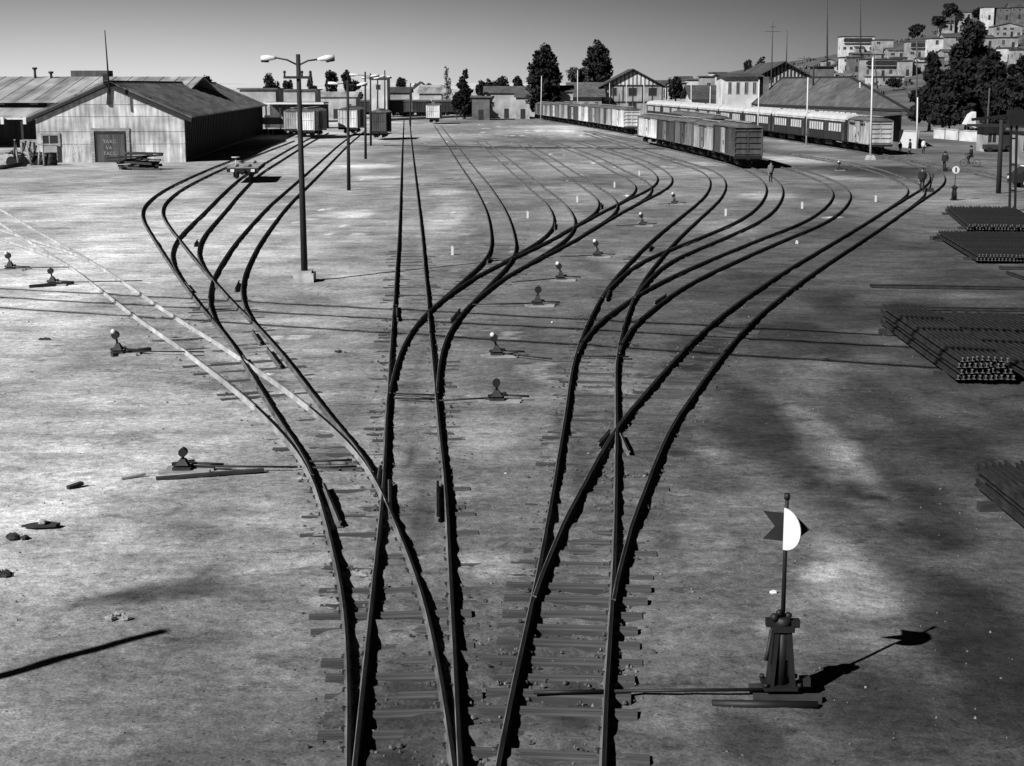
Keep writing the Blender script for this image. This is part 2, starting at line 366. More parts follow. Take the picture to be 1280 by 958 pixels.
# ------------------------------------------------------------------ ground
def vnoise(x, y, seed=0):
    xi = np.floor(x).astype(np.int64); yi = np.floor(y).astype(np.int64); fx = x - xi; fy = y - yi
    def h(a, b):
        n = (a * 374761393 + b * 668265263 + seed * 974634777) & 0x7fffffff
        n = ((n ^ (n >> 13)) * 1274126177) & 0x7fffffff
        return ((n ^ (n >> 16)) & 0xffff) / 65535.0
    fx = fx * fx * (3 - 2 * fx); fy = fy * fy * (3 - 2 * fy)
    return (h(xi, yi) * (1 - fx) + h(xi + 1, yi) * fx) * (1 - fy) + (h(xi, yi + 1) * (1 - fx) + h(xi + 1, yi + 1) * fx) * fy
def fbm(x, y, seed=0, o=4):
    t = 0; a = .5
    for k in range(o): t = t + a * vnoise(x * 2 ** k, y * 2 ** k, seed + k * 7); a *= .5
    return t
ys = [-60, -30, -10, 0, 6, 10]
while ys[-1] < 45: ys.append(ys[-1] + .16)
while ys[-1] < 2500: ys.append(ys[-1] * 1.012 + .02)
ys = np.array(ys)
xs = list(np.arange(-13, 13.01, .2)); 
while xs[-1] < 2500: xs.append(xs[-1] * 1.045)
xs = np.array(sorted(set([-v for v in xs if v > 13] + xs)))
XX, YY = np.meshgrid(xs, ys)
ZZ = (fbm(XX * .9, YY * .9, 3) - .47) * .05 + (vnoise(XX * 3.1, YY * 3.1, 8) - .5) * .022
ZZ *= np.clip((180 - YY) / 60, 0, 1); ZZ = np.where(YY < 8, 0, ZZ)
# washed out ballast: the switch at the front right is dug down around its sleepers
R1 = CEN['R1']
for k_ in ('C1', 'L1', 'R1', 'R2'):
    K_ = CEN[k_]; o_ = np.argsort(K_[:, 1]); cx_ = np.interp(YY, K_[o_, 1], K_[o_, 0])
    ZZ += np.where((YY > 14) & (YY < 60), (fbm(XX * 2.6, YY * 2.6, 91, 3) - .42) * .11 * np.exp(-((XX - cx_) / 1.2) ** 4), 0)
cx = np.interp(YY, R1[:, 1], R1[:, 0]); 
ZZ -= .06 * np.exp(-((XX - cx - .12) / .75) ** 4) * np.clip((YY - 16.5) / 1, 0, 1) * np.clip((21.5 - YY) / 1.5, 0, 1)
C1 = CEN['C1']; cx1 = np.interp(YY, C1[:, 1], C1[:, 0])
ZZ -= .0 * np.exp(-((XX - cx1) / .85) ** 4) * np.clip((17.6 - YY) / .5, 0, 1)
ZZ += .02 * np.exp(-((XX - cx1) / .45) ** 4) * np.clip((YY - 19) / 1, 0, 1) * np.clip((60 - YY) / 9, 0, 1)
# soil tone: pale dust on the left, cinders and oil to the right and under the tracks; lens vignette also put into this colour
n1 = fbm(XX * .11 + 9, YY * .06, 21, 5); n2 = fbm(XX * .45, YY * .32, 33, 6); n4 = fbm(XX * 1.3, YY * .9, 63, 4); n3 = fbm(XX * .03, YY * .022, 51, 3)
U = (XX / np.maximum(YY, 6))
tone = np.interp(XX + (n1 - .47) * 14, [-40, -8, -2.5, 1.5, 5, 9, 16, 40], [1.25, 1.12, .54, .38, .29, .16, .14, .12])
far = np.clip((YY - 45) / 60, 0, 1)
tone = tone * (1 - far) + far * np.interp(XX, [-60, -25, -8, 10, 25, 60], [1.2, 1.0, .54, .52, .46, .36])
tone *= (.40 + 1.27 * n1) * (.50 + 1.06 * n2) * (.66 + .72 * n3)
tone *= np.interp(YY, [14, 17.5, 22], [.55, .72, 1.0])  # nearest ground painted darker to imitate the lens vignette
def spot(px, py, wx, wy, amt, rag=.6):                       # wx, wy in photo pixels at that place; a stain or pale dust patch on the ground
    global tone
    c = G(px, py); sx_ = abs(G(px + wx, py).x - c.x); sy_ = max(.2, (G(px, py - wy).y - G(px, py + wy).y) / 2)
    q = ((XX - c.x) / sx_) ** 2 + ((YY - c.y) / sy_) ** 2
    w = np.clip(1.12 - q * (1 + rag * 4.5 * (n2 - .47) + rag * 2.5 * (n4 - .47)) * .7, 0, 1); w = w * w * (3 - 2 * w)
    tone = tone * (1 - w * (1 - amt)) if amt < 1 else tone * (1 + w * (amt - 1) * 1.2)
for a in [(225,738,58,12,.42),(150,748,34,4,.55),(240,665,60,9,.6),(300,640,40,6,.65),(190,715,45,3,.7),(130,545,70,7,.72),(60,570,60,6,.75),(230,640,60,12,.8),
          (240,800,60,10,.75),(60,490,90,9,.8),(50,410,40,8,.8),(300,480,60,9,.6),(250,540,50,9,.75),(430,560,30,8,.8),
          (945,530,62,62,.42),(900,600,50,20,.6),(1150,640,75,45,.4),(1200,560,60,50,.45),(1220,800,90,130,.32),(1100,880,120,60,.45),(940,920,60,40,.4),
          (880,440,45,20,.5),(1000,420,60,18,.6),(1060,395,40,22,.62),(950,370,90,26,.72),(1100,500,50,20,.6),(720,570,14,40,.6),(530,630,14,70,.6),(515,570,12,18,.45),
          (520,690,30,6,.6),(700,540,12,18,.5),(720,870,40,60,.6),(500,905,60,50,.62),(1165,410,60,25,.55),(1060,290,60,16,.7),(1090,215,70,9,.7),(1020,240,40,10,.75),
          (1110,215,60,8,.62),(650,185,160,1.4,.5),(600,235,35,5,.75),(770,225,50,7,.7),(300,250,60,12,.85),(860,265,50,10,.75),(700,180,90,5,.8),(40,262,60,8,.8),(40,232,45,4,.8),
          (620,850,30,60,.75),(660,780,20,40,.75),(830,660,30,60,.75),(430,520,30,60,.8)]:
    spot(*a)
for a in [(1040,565,26,70,3.0),(1050,690,30,30,1.7),(890,560,20,30,1.4),(1010,470,40,22,1.7),(1010,716,25,8,1.7),(975,785,34,16,2.0),(1090,740,75,34,2.0),(880,680,40,40,1.35),(1110,800,60,20,1.5),(615,540,50,28,1.35),(760,478,45,20,1.75),(745,455,30,5,1.5),(70,485,60,14,1.35),(70,405,45,7,1.4),
          (45,620,70,60,1.25),(60,560,60,15,1.25),(560,270,26,22,1.7),(440,268,36,5,1.8),(460,208,45,2.5,1.9),(470,222,30,2,1.7),(560,240,26,5,1.6),(800,330,50,20,1.5),(680,300,30,10,1.3),(960,245,40,5,1.9),(900,280,40,12,1.6),
          (985,200,80,5,1.9),(1020,185,50,5,1.8),(1050,220,50,8,1.6),(1030,178,40,3,1.6),(640,500,80,10,1.35),(490,795,30,8,1.2),(380,700,40,14,1.2),(600,700,40,14,1.4),(620,720,30,6,1.5),(700,160,70,4,1.6),(740,168,60,4,1.6),(660,165,60,3,1.5),
          (860,215,50,5,1.5),(880,205,40,3,1.6),(1110,420,40,12,1.6),(1080,455,70,10,1.5),(1030,305,60,6,1.3),(1210,370,50,4,1.7),(1190,300,40,5,1.2),(130,620,90,60,1.12),(330,800,60,40,1.1),(580,170,60,4,1.3),(420,190,50,4,1.3),(540,470,16,60,1.15),
          (1000,760,60,20,1.3),(880,770,60,14,1.4)]:
    spot(*a)
# dark oil drip line between the rails of the used tracks
for k, s0, a in (('C1', .30, .62), ('R1', .28, .66), ('R2', .3, .75), ('C2', .3, .75), ('L1', .3, .8), ('D1', .3, .85)):
    K = CEN[k]; msk = (YY > 12) & (YY < 75) & (np.abs(XX) < 30); idx = np.argwhere(msk)
    Kn = K[(K[:, 1] < 78)]
    px_, py_ = XX[msk], YY[msk]; best = np.full(px_.shape, 1e9)
    for q in Kn[::2]: best = np.minimum(best, (px_ - q[0]) ** 2 + (py_ - q[1]) ** 2)
    w = np.exp(-best / (2 * s0 ** 2)) * np.clip(1.6 * n2[msk] * 1.2 - .25, 0, 1); t = tone[msk]; tone[msk] = t * (1 - w * (1 - a))
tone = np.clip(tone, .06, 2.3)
ny, nx = XX.shape
gm = bpy.data.meshes.new('ground')
V = np.c_[XX.ravel(), YY.ravel(), ZZ.ravel()]
I = np.arange(ny * nx).reshape(ny, nx); Q = np.stack([I[:-1, :-1], I[:-1, 1:], I[1:, 1:], I[1:, :-1]], -1).reshape(-1, 4)
gm.vertices.add(len(V)); gm.vertices.foreach_set('co', V.ravel()); gm.loops.add(Q.size); gm.loops.foreach_set('vertex_index', Q.ravel())
gm.polygons.add(len(Q)); gm.polygons.foreach_set('loop_start', np.arange(0, Q.size, 4)); gm.polygons.foreach_set('loop_total', np.full(len(Q), 4))
gm.polygons.foreach_set('use_smooth', np.ones(len(Q), bool)); gm.update(); gm.validate()
at = gm.attributes.new('soil_vignette', 'FLOAT', 'POINT'); at.data.foreach_set('value', tone.ravel().astype(np.float32))
def ground_mat(base):
    m = bpy.data.materials.new('yard_dirt'); m.use_nodes = True; n = m.node_tree; L = n.links; b = n.nodes['Principled BSDF']
    b.inputs['Roughness'].default_value = .95; b.inputs['Specular IOR Level'].default_value = .1
    t = n.nodes.new('ShaderNodeTexCoord'); outs = None
    def nz(scale, lo, hi, a, c, det=8, sc=(1, 1, 1), rough=.6):
        mp = n.nodes.new('ShaderNodeMapping'); mp.inputs['Scale'].default_value = sc; L.new(t.outputs['Object'], mp.inputs[0])
        q = n.nodes.new('ShaderNodeTexNoise'); q.inputs['Scale'].default_value = scale; q.inputs['Detail'].default_value = det; q.inputs['Roughness'].default_value = rough; L.new(mp.outputs[0], q.inputs['Vector'])
        r = n.nodes.new('ShaderNodeMapRange'); r.inputs[1].default_value = lo; r.inputs[2].default_value = hi; r.inputs[3].default_value = a; r.inputs[4].default_value = c
        L.new(q.outputs[0], r.inputs[0]); return q, r
    at = n.nodes.new('ShaderNodeAttribute'); at.attribute_name = 'soil_vignette'; cur = at.outputs['Fac']
    fine, r1 = nz(5.5, .3, .7, .66, 1.34); _, r2 = nz(.7, .32, .68, .55, 1.45, 12, sc=(.7, 1, 1), rough=.72); _, r3 = nz(28, .3, .7, .62, 1.38, 3); pq, r4 = nz(9, .60, .69, 1, .42, 4); _, r5 = nz(13, .64, .72, 1, 1.5, 3); _, r6 = nz(1.5, .54, .66, 1, .5, 12, sc=(.7, 1, 1), rough=.74); _, r7 = nz(1.2, .56, .70, 1, 1.7, 12, sc=(.7, 1, 1), rough=.74)
    for r in (r1, r2, r3, r4, r5, r6, r7):
        mu = n.nodes.new('ShaderNodeMath'); mu.operation = 'MULTIPLY'; L.new(cur, mu.inputs[0]); L.new(r.outputs[0], mu.inputs[1]); cur = mu.outputs[0]
    mu = n.nodes.new('ShaderNodeMath'); mu.operation = 'MULTIPLY'; L.new(cur, mu.inputs[0]); mu.inputs[1].default_value = base
    L.new(mu.outputs[0], b.inputs['Base Color'])
    bp = n.nodes.new('ShaderNodeBump'); bp.inputs['Strength'].default_value = .8; bp.inputs['Distance'].default_value = .03
    L.new(fine.outputs[0], bp.inputs['Height']); L.new(bp.outputs[0], b.inputs['Normal'])
    return m
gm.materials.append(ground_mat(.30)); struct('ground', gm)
# loose stones: one scatter nobody could count
def stones(name, n, gen, r0, r1, m):
    mb = MB()
    for i in range(n):
        x, y = gen(); r = random.uniform(r0, r1) * (1 + max(0, (y - 25)) / 60); a = random.uniform(0, 6.28); q = random.uniform(.6, 1)
        vs = []
        for k in range(5):
            an = a + k * 1.257; rr = r * random.uniform(.7, 1.2); vs.append((x + math.cos(an) * rr, y + math.sin(an) * rr * q, -.01))
        tz = r * random.uniform(.5, 1.0)
        for k in range(4):
            an = a + k * 1.57; rr = r * random.uniform(.35, .7); vs.append((x + math.cos(an) * rr, y + math.sin(an) * rr * q, tz))
        mb.add(vs, [(0, 1, 6, 5), (1, 2, 7, 6), (2, 3, 7), (3, 4, 8, 7), (4, 0, 5, 8), (5, 6, 7, 8)])
    o = link(name, mb.mesh(name, m)); o['kind'] = 'stuff'; return o
def gen_any():
    y = 14 + 40 * random.random() ** 1.6; return random.uniform(-.37, .37) * y, y
def gen_track():
    k = random.choice(['C1', 'C1', 'R1', 'R1', 'L1', 'R2']); K = CEN[k]; K = K[(K[:, 1] > 13) & (K[:, 1] < 48)]; j = int(len(K) * random.random() ** 1.7); p = K[j]
    return p[0] + random.choice([-1, 1]) * (GAUGE / 2 + random.gauss(.05, .22)), p[1] + random.uniform(-.3, .3)
M_stone = mat('stone', .10, .95, .5, scale=1.5, var2=.4, sc2=4); M_stone2 = mat('dark_cinder', .05, .95, .5, scale=2)
tag(stones('loose_stones', 900, gen_any, .008, .024, M_stone), 'small pale stones strewn over the dirt between the tracks', 'stones')
tag(stones('cinder_gravel', 2200, gen_track, .012, .045, M_stone2), 'dark cinders and gravel lumps lying along the foreground rails', 'gravel')
tag(stones('ballast_gravel', 1200, gen_track, .010, .03, M_stone), 'pale ballast stones lying along the foreground rails', 'gravel')
# ------------------------------------------------------------------ hill on the right
def sst(x): x = np.clip(x, 0, 1); return x * x * (3 - 2 * x)
def hill(X, Y):
    a = np.maximum(0, X - 62 - 8 * np.sin(Y * .011)) * .243; t = sst((Y - 300) / 420) * np.where(Y > 760, np.clip(1 - (Y - 760) / 900, .3, 1), 1)
    a = a / (1 + a / 150)
    return a * t * 1.12 + (fbm(X * .012, Y * .012, 77) - .45) * 9 * t * np.clip(a / 14, 0, 1)
hx = np.arange(40, 900, 10.0); hy = np.arange(290, 1500, 10.0); HX, HY = np.meshgrid(hx, hy); HZ = hill(HX, HY) - .4
mb = MB(); mb.v = [tuple(v) for v in np.c_[HX.ravel(), HY.ravel(), HZ.ravel()]]
nxh = len(hx); mb.f = [(j * nxh + i, j * nxh + i + 1, (j + 1) * nxh + i + 1, (j + 1) * nxh + i) for j in range(len(hy) - 1) for i in range(nxh - 1)]
mb.m = [0] * len(mb.f); mb.sm = [True] * len(mb.f)
struct('hill', mb, mat('hill_dirt', .07, .95, .4, scale=.09, detail=8, var2=.35, sc2=.02))
# far low ridge on the left horizon
mb = MB(); px_ = np.linspace(-1400, 1500, 90); n = len(px_); rd = np.interp(px_, [-1400, -600, 200, 900, 1500], [6, 9, 6, 4, 3]) + (fbm(px_ * .004, px_ * 0 + 3, 5) - .4) * 10
mb.v = [(x, 3200, -2) for x in px_] + [(x, 3500, max(2.0, z)) for x, z in zip(px_, rd)] + [(x, 4200, -2) for x in px_]
mb.f = [(i + a * n, i + 1 + a * n, i + 1 + (a + 1) * n, i + (a + 1) * n) for a in (0, 1) for i in range(n - 1)]; mb.m = [0] * len(mb.f); mb.sm = [True] * len(mb.f)
struct('far_hills', mb, mat('far_hill', .42, 1, .15, scale=.01))  # pale haze of the horizon put into the ridge colour
def hillhit(px, py, d0=300):
    r = ray(px, py); D = d0
    while D < 1300:
        t = D / r.y; x = r.x * t; z = H0 + r.z * t
        if z <= float(hill(np.array(x), np.array(D))): return x, D, z
        D += 2
    D = 720; t = D / r.y; return r.x * t, D, H0 + r.z * t
# ------------------------------------------------------------------ low platform kerb across the back of the yard
a, b = G(478, 151.5), G(640, 143.5)
mb = MB(); mb.bar((a.x, a.y, .25), (b.x, b.y, .25), 2.2, .5); struct('platform', mb, M_wallp)
mb = MB(); a, b = G(480, 182.5), G(830, 187); mb.bar((a.x, a.y, .03), (b.x, b.y, .03), .5, .1); struct('cable_trench_cover', mb, M_darkwood)
# ------------------------------------------------------------------ buildings
def wall_window(root, c, w, h, rz=0, m=None, frame=M_wallp, proud=.06):
    """c: centre on the outer wall face, wall facing -Y in the building's own frame (rz turns it)"""
    Q = Matrix.Rotation(rz, 3, 'Z'); c = Vector(c)
    fr = MB(); t = .09
    for dx, dz, sx_, sz_ in ((-w / 2, 0, t, h + t), (w / 2, 0, t, h + t), (0, -h / 2, w - t, t), (0, h / 2, w - t, t), (0, 0, .05, h - t)):
        fr.box(c + Q @ Vector((dx, -proud / 2, dz)), (sx_, proud, sz_), rz)
    wo_ = part('window', fr, frame, root)
    pn = MB(); pn.box(c + Q @ Vector((0, -.012, 0)), (w - t, .02, h - t), rz); part('pane', pn, m or M_glassdk, wo_)
    return wo_
# --- goods shed on the left (front wall faces the camera, long dark side along the tracks)
fl, fr_ = A(47, 199.5, 144.2), A(232.5, 200.3, 145.2)
W_ = fr_.x - fl.x; ang = math.atan2(.0735, 1)                 # shed axis leans a little to the left
sh = thing('goods_shed', 'large zinc goods shed with gable front, wide door and rusty iron roof', 'shed', ((fl.x + fr_.x) / 2, 144.7, 0), ang)
EV, AP, LN = 4.35, 7.35, 84.0; hw = W_ / 2
mb = MB(); mb.prism([(-hw, -.3), (hw, -.3), (hw, EV), (0, AP), (-hw, EV)], 'y', 0, .25)
# seams of the sheet courses
for z in (1.75, 2.9, 4.3, 5.4): 
    ww = hw if z < EV else hw * (AP - z) / (AP - EV); mb.box((0, -.015, z), (2 * ww - .1, .05, .05))
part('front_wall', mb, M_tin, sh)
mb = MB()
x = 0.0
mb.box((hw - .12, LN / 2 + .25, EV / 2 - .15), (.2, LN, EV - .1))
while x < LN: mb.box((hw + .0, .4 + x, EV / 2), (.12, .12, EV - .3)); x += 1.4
part('side_wall', mb, M_black, sh)  # shade of the side away from the sun put into the wall colour
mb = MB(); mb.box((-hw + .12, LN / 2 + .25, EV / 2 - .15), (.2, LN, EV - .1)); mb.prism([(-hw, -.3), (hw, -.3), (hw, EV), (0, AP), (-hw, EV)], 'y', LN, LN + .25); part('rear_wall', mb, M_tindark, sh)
sl = (AP - EV) / hw; ov = .7; mb = MB()
def roof_slab(mb, x0, z0, x1, z1, y0, y1, t=.12):
    d = math.hypot(x1 - x0, z1 - z0); nx_, nz_ = -(z1 - z0) / d * t, (x1 - x0) / d * t
    if nz_ < 0: nx_, nz_ = -nx_, -nz_
    mb.prism([(x0, z0), (x1, z1), (x1 + nx_, z1 + nz_), (x0 + nx_, z0 + nz_)], 'y', y0, y1)
for s in (-1, 1): roof_slab(mb, 0, AP + .05, s * (hw + ov), AP + .05 - sl * (hw + ov), -.22, LN + .8)
# standing seams of the roof sheets
k = -.6
while k < LN:
    for s in (-1, 1): mb.bar((s * .1, k, AP + .2), (s * (hw + ov - .1), k, AP + .2 - sl * (hw + ov - .2)), .06, .05)
    k += 1.9 + random.uniform(-.2, .2)
part('roof', mb, M_zroof, sh)
mb = MB(); mb.box((0, LN / 2, AP + .2), (.5, LN + 1.4, .08)); part('ridge_cap', mb, M_zroof, sh)
mb = MB()
for s in (-1, 1): mb.bar((0, -.24, AP - .14), (s * (hw + ov), -.24, AP - .14 - sl * (hw + ov)), .08, .34)
part('bargeboard', mb, M_darkwood, sh)
pxm = 185.5 / 13.96 / W_ * W_                                 # metres along the front from photo pixels
def fx(px): return (px - 47) / 185.5 * W_ - hw
def fz(py): return (200 - py) / 94.0 * 7.2
dr = MB(); dr.box(((fx(118) + fx(161)) / 2, -.06, fz(160)), (fx(163) - fx(115), .16, .28))
for p in (117, 161): dr.box((fx(p), -.06, fz(181)), (.28, .16, fz(161.5)))
door = part('door_frame', dr, M_wood, sh)
mb = MB(); mb.box(((fx(119) + fx(159)) / 2, -.02, fz(181) - .1), (fx(159) - fx(119), .06, fz(162.5))); part('dark_opening', mb, M_trim, door)
mb = MB(); mb.box(((fx(123) + fx(157)) / 2, -.08, fz(183)), (fx(157) - fx(123), .07, fz(166)))
for p in (131, 140, 149): mb.box((fx(p), -.12, fz(183)), (.07, .03, fz(167)))
dp = part('sliding_door', mb, M_tindark, sh, 'dark plank door with chalked letters')
def lettering(parent, text, size, loc, m, rot=(math.pi / 2, 0, 0), name='lettering'):
    cu = bpy.data.curves.new('txt', 'FONT'); cu.body = text; cu.size = size; cu.extrude = .008; cu.align_x = 'CENTER'; cu.resolution_u = 2
    to = bpy.data.objects.new('txt', cu); COL.objects.link(to); bpy.context.view_layer.update()
    me = bpy.data.meshes.new_from_object(to.evaluated_get(bpy.context.evaluated_depsgraph_get())); bpy.data.objects.remove(to); bpy.data.curves.remove(cu)
    me.materials.clear(); me.materials.append(m); return link(name, me, parent, loc, rot)
for txt, pxx, pyy in (('TAXC', 138, 176.5), ('VA', 137, 184), ('TACC', 138, 191)): lettering(dp, txt, .46, (fx(pxx), -.135, fz(pyy)), M_wallp)
for txt, pxx, pyy in (('VA', 97, 182), ('MAY', 95, 189), ('CAJ', 92, 195)): lettering(sh, txt, .6, (fx(pxx), -.012, fz(pyy)), M_white, name='painted_lettering')
wf = MB(); wc = ((fx(54) + fx(75)) / 2, fz(172)); ww, wh = fx(75) - fx(53.5), fz(166) - fz(178)
for dx in (-ww / 2, ww / 2): wf.box((wc[0] + dx, -.05, wc[1]), (.2, .14, wh + .3))
for dz in (-wh / 2, wh / 2): wf.box((wc[0], -.05, wc[1] + dz), (ww, .12, .16))
wf.box((wc[0] - .1, -.05, wc[1]), (.1, .08, wh)); wo_ = part('window', wf, M_wood, sh)
mb = MB(); mb.box((wc[0], -.01, wc[1]), (ww, .05, wh)); part('pane', mb, M_glassdk, wo_)
mb = MB(); mb.box(((fx(56) + fx(73)) / 2, -.03, fz(189.5)), (fx(73) - fx(56), .08, fz(179.5))); sd_ = part('side_door', mb, M_wallp, sh, 'small pale door under the window')
mb = MB(); mb.box((fx(74), -.05, fz(189)), (.3, .12, fz(180))); part('door_post', mb, M_darkwood, sh)
mb = MB(); mb.box((fx(140), -.16, AP - 1.0), (.3, .16, 2.0), M=Matrix.Rotation(.10, 3, 'Y')); mb.box((fx(138), -.4, AP + .4), (.5, .3, .9)); part('gable_bracket', mb, M_trim, sh)
b0 = A(137, 118, 143.3); t0 = A(131, 38, 143.3)
mb = MB(); mb.tube([(0, 0, 0), (t0 - b0)], [.1, .045], 6); ms = part('mast', mb, M_pole, None); ms.location = b0; tag(ms, 'thin tall mast rising from the gable of the zinc goods shed', 'mast')
# raised earth platform beside the shed with a dark retaining face
q = [G(222, 222.5), G(248, 224.5), G(305, 196), G(330, 184), G(300, 182), G(236, 200.5)]
# --- long train shed behind it, with patched roof, clerestory and open dark front
ts = thing('train_shed', 'long low shed with patched pale roof and open dark front behind the goods shed', 'shed', (-75, 176, 0))
L0, L1_ = -40, 36
def zat(py, D): return A(100, py, D).z
mb.prism([(176 - 176, zat(147.5, 176)), (6, zat(133.5, 182)), (6, zat(133.5, 182) - .15), (0, zat(147.5, 176) - .15)], 'x', L0, L1_); part('lower_roof', mb, M_zroof2, ts)
mb = MB(); mb.box(((L0 + L1_) / 2, 6.1, (zat(133.5, 182) + zat(126, 182)) / 2), (L1_ - L0, .2, zat(126, 182) - zat(133.5, 182)))
part('clerestory_wall', mb, M_trim, ts)
for i in range(20):
    x = L0 + 34 + i * 1.9
    if random.random() < .8: mb = MB(); mb.box((x, 5.97, zat(129.6, 182)), (random.uniform(.5, 1.1), .06, .32)); part('clerestory_light', mb, M_wallp, ts)
mb = MB(); zr0, zr1 = zat(126.5, 180.8), zat(96, 196)
mb.prism([(4.8, zr0), (20, zr1), (35, zr0), (35, zr0 - .2), (20, zr1 - .2), (4.8, zr0 - .2)], 'x', L0, L1_)
for i in range(38): mb.bar((L0 + 1 + i * 2, 4.9, zr0 + .03), (L0 + 1 + i * 2, 20, zr1 + .03), .07, .05)
part('upper_roof', mb, M_zroof2, ts)
mb = MB(); mb.box(((L0 + L1_) / 2, 9, 1.9), (L1_ - L0, .3, 3.8)); part('back_wall', mb, M_tindark, ts)
for i in range(13): mb = MB(); mb.box((L0 + 3 + i * 5.6, .2, 1.75), (.28, .28, 3.6)); part('post', mb, M_trim, ts)
mb = MB(); mb.box(((L0 + L1_) / 2, -.05, zat(148.5, 176)), (L1_ - L0, .12, .2)); part('gutter', mb, M_offwhite, ts)
for pxx in (3, 31): mb = MB(); c = A(pxx, 151, 175.6); mb.box((c.x + 75, c.y - 176, c.z), (.35, .3, .8)); part('lamp_box', mb, M_white, ts)
for pxx, pyt in ((44, 87), (64, 92)): mb = MB(); c = A(pxx, 97, 195); mb.tube([(c.x + 75, 19, c.z - .6), (c.x + 75, 19, A(pxx, pyt, 195).z)], .16, 8); mb.tube([(c.x + 75, 19, A(pxx, pyt, 195).z), (c.x + 75, 19, A(pxx, pyt, 195).z + .25)], .32, 8); part('roof_vent', mb, M_trim, ts)
mb = MB(); c0, c1 = A(92, 94, 198), A(138, 91, 198); mb.box(((c0.x + c1.x) / 2 + 75, 22, 8.4), (c1.x - c0.x, 2.5, 1.1)); part('roof_lantern', mb, M_tindark, ts)
# --- generic town house: walls, roof, windows, door
def house(name, label, x, y, z, w, d, h, wm, rm, kind='gable', rows=1, cols=2, rz=0, cat='house', group=None, win=(1.0, 1.1), door=True, over=.4, base=4.0, rise=None, veranda=0, parapet=0, frame=None, chim=0):
    o = thing(name, label, cat, (x, y, z), rz, group)
    mb = MB()
    if kind == 'gable_x':                                    # ridge runs along X
        r = rise or d * .28; mb.prism([(0, -base), (d, -base), (d, h), (d / 2, h + r), (0, h)], 'x', -w / 2, w / 2); part('wall', mb, wm, o)
        mb = MB(); s = r / (d / 2)
        for q0, q1 in ((-over, d / 2), (d + over, d / 2)):
            za = h - over * s + .04; mb.prism([(q0, za), (q1, h + r + .04), (q1, h + r + .2), (q0, za + .16)], 'x', -w / 2 - over, w / 2 + over)
        rf = part('roof', mb, rm, o)
    elif kind == 'gable':                                    # gable faces the camera
        r = rise or w * .25; mb.prism([(-w / 2, -base), (w / 2, -base), (w / 2, h), (0, h + r), (-w / 2, h)], 'y', 0, d); part('wall', mb, wm, o)
        mb = MB(); s = r / (w / 2)
        for q in (-1, 1):
            za = h - over * s + .04; mb.prism([(q * (w / 2 + over), za), (0, h + r + .04), (0, h + r + .2), (q * (w / 2 + over), za + .16)], 'y', -over, d + over)
        rf = part('roof', mb, rm, o)
    elif kind == 'shed':                                     # single slope falling to the front
        r = rise or d * .18; mb.prism([(0, -base), (d, -base), (d, h + r), (0, h)], 'x', -w / 2, w / 2); part('wall', mb, wm, o)
        mb = MB(); mb.prism([(-over, h - over * r / d + .04), (d + over, h + r + over * r / d + .04), (d + over, h + r + over * r / d + .18), (-over, h - over * r / d + .18)], 'x', -w / 2 - over, w / 2 + over); rf = part('roof', mb, rm, o)
    else:
        mb.box((0, d / 2, (h - base) / 2), (w, d, h + base)); part('wall', mb, wm, o)
        mb = MB(); mb.box((0, d / 2, h + .1), (w + 2 * over, d + 2 * over, .22)); rf = part('roof', mb, rm, o)
    if chim:
        mb = MB(); mb.box((w * .22, d * .55, h + (rise or 1.5) + .2), (.7, .7, 2.4)); part('chimney', mb, wm, rf)
    fh = h / rows
    for r_ in range(rows):
        for c in range(cols):
            cx_ = -w / 2 + w * (c + .5) / cols; cz = fh * (r_ + .55)
            if door and r_ == 0 and c == cols // 2:
                mb = MB(); mb.box((cx_, -.03, 1.05), (1.0, .08, 2.1)); part('door', mb, M_trim, o); continue
            if name == 'hillside_house' and random.random() < .22: continue
            k_ = random.uniform(.7, 1.35) if name == 'hillside_house' else 1
            wall_window(o, (cx_, 0, cz), min(win[0] * k_, w / cols * .7), min(win[1] * (2 - k_), fh * .6), 0, None, frame or M_wallp)
    for s_ in (1, -1):                                       # a window or two on each end wall
        if d > 5 and kind != 'none': wall_window(o, (s_ * w / 2, d / 2, fh * .55), min(win[0], 1.4), min(win[1], fh * .5), s_ * math.pi / 2, None, frame or M_wallp)
    if veranda:
        mb = MB(); zc = h - fh * .45; mb.box((0, -.02, zc), (w * .82, .08, fh * .55)); part('dark_loggia', mb, M_trim, o)
        mb = MB(); mb.box((0, -.5, zc - fh * .32), (w * .9, 1.0, .16)); part('balcony', mb, wm, o)
    return o
def pix_house(name, label, x0, x1, yt, yb, D, wm, rm, dd=8, roofpx=0, **k):
    c0, c1 = A(x0, yb, D), A(x1, yb, D); zt = A((x0 + x1) / 2, yt + roofpx, D).z; zb = k.pop('zb', max(0.0, c0.z))
    if roofpx: k['rise'] = A(x0, yt, D).z - zt
    return house(name, label, (c0.x + c1.x) / 2, D, zb, c1.x - c0.x, dd, zt - zb, wm, rm, **k)
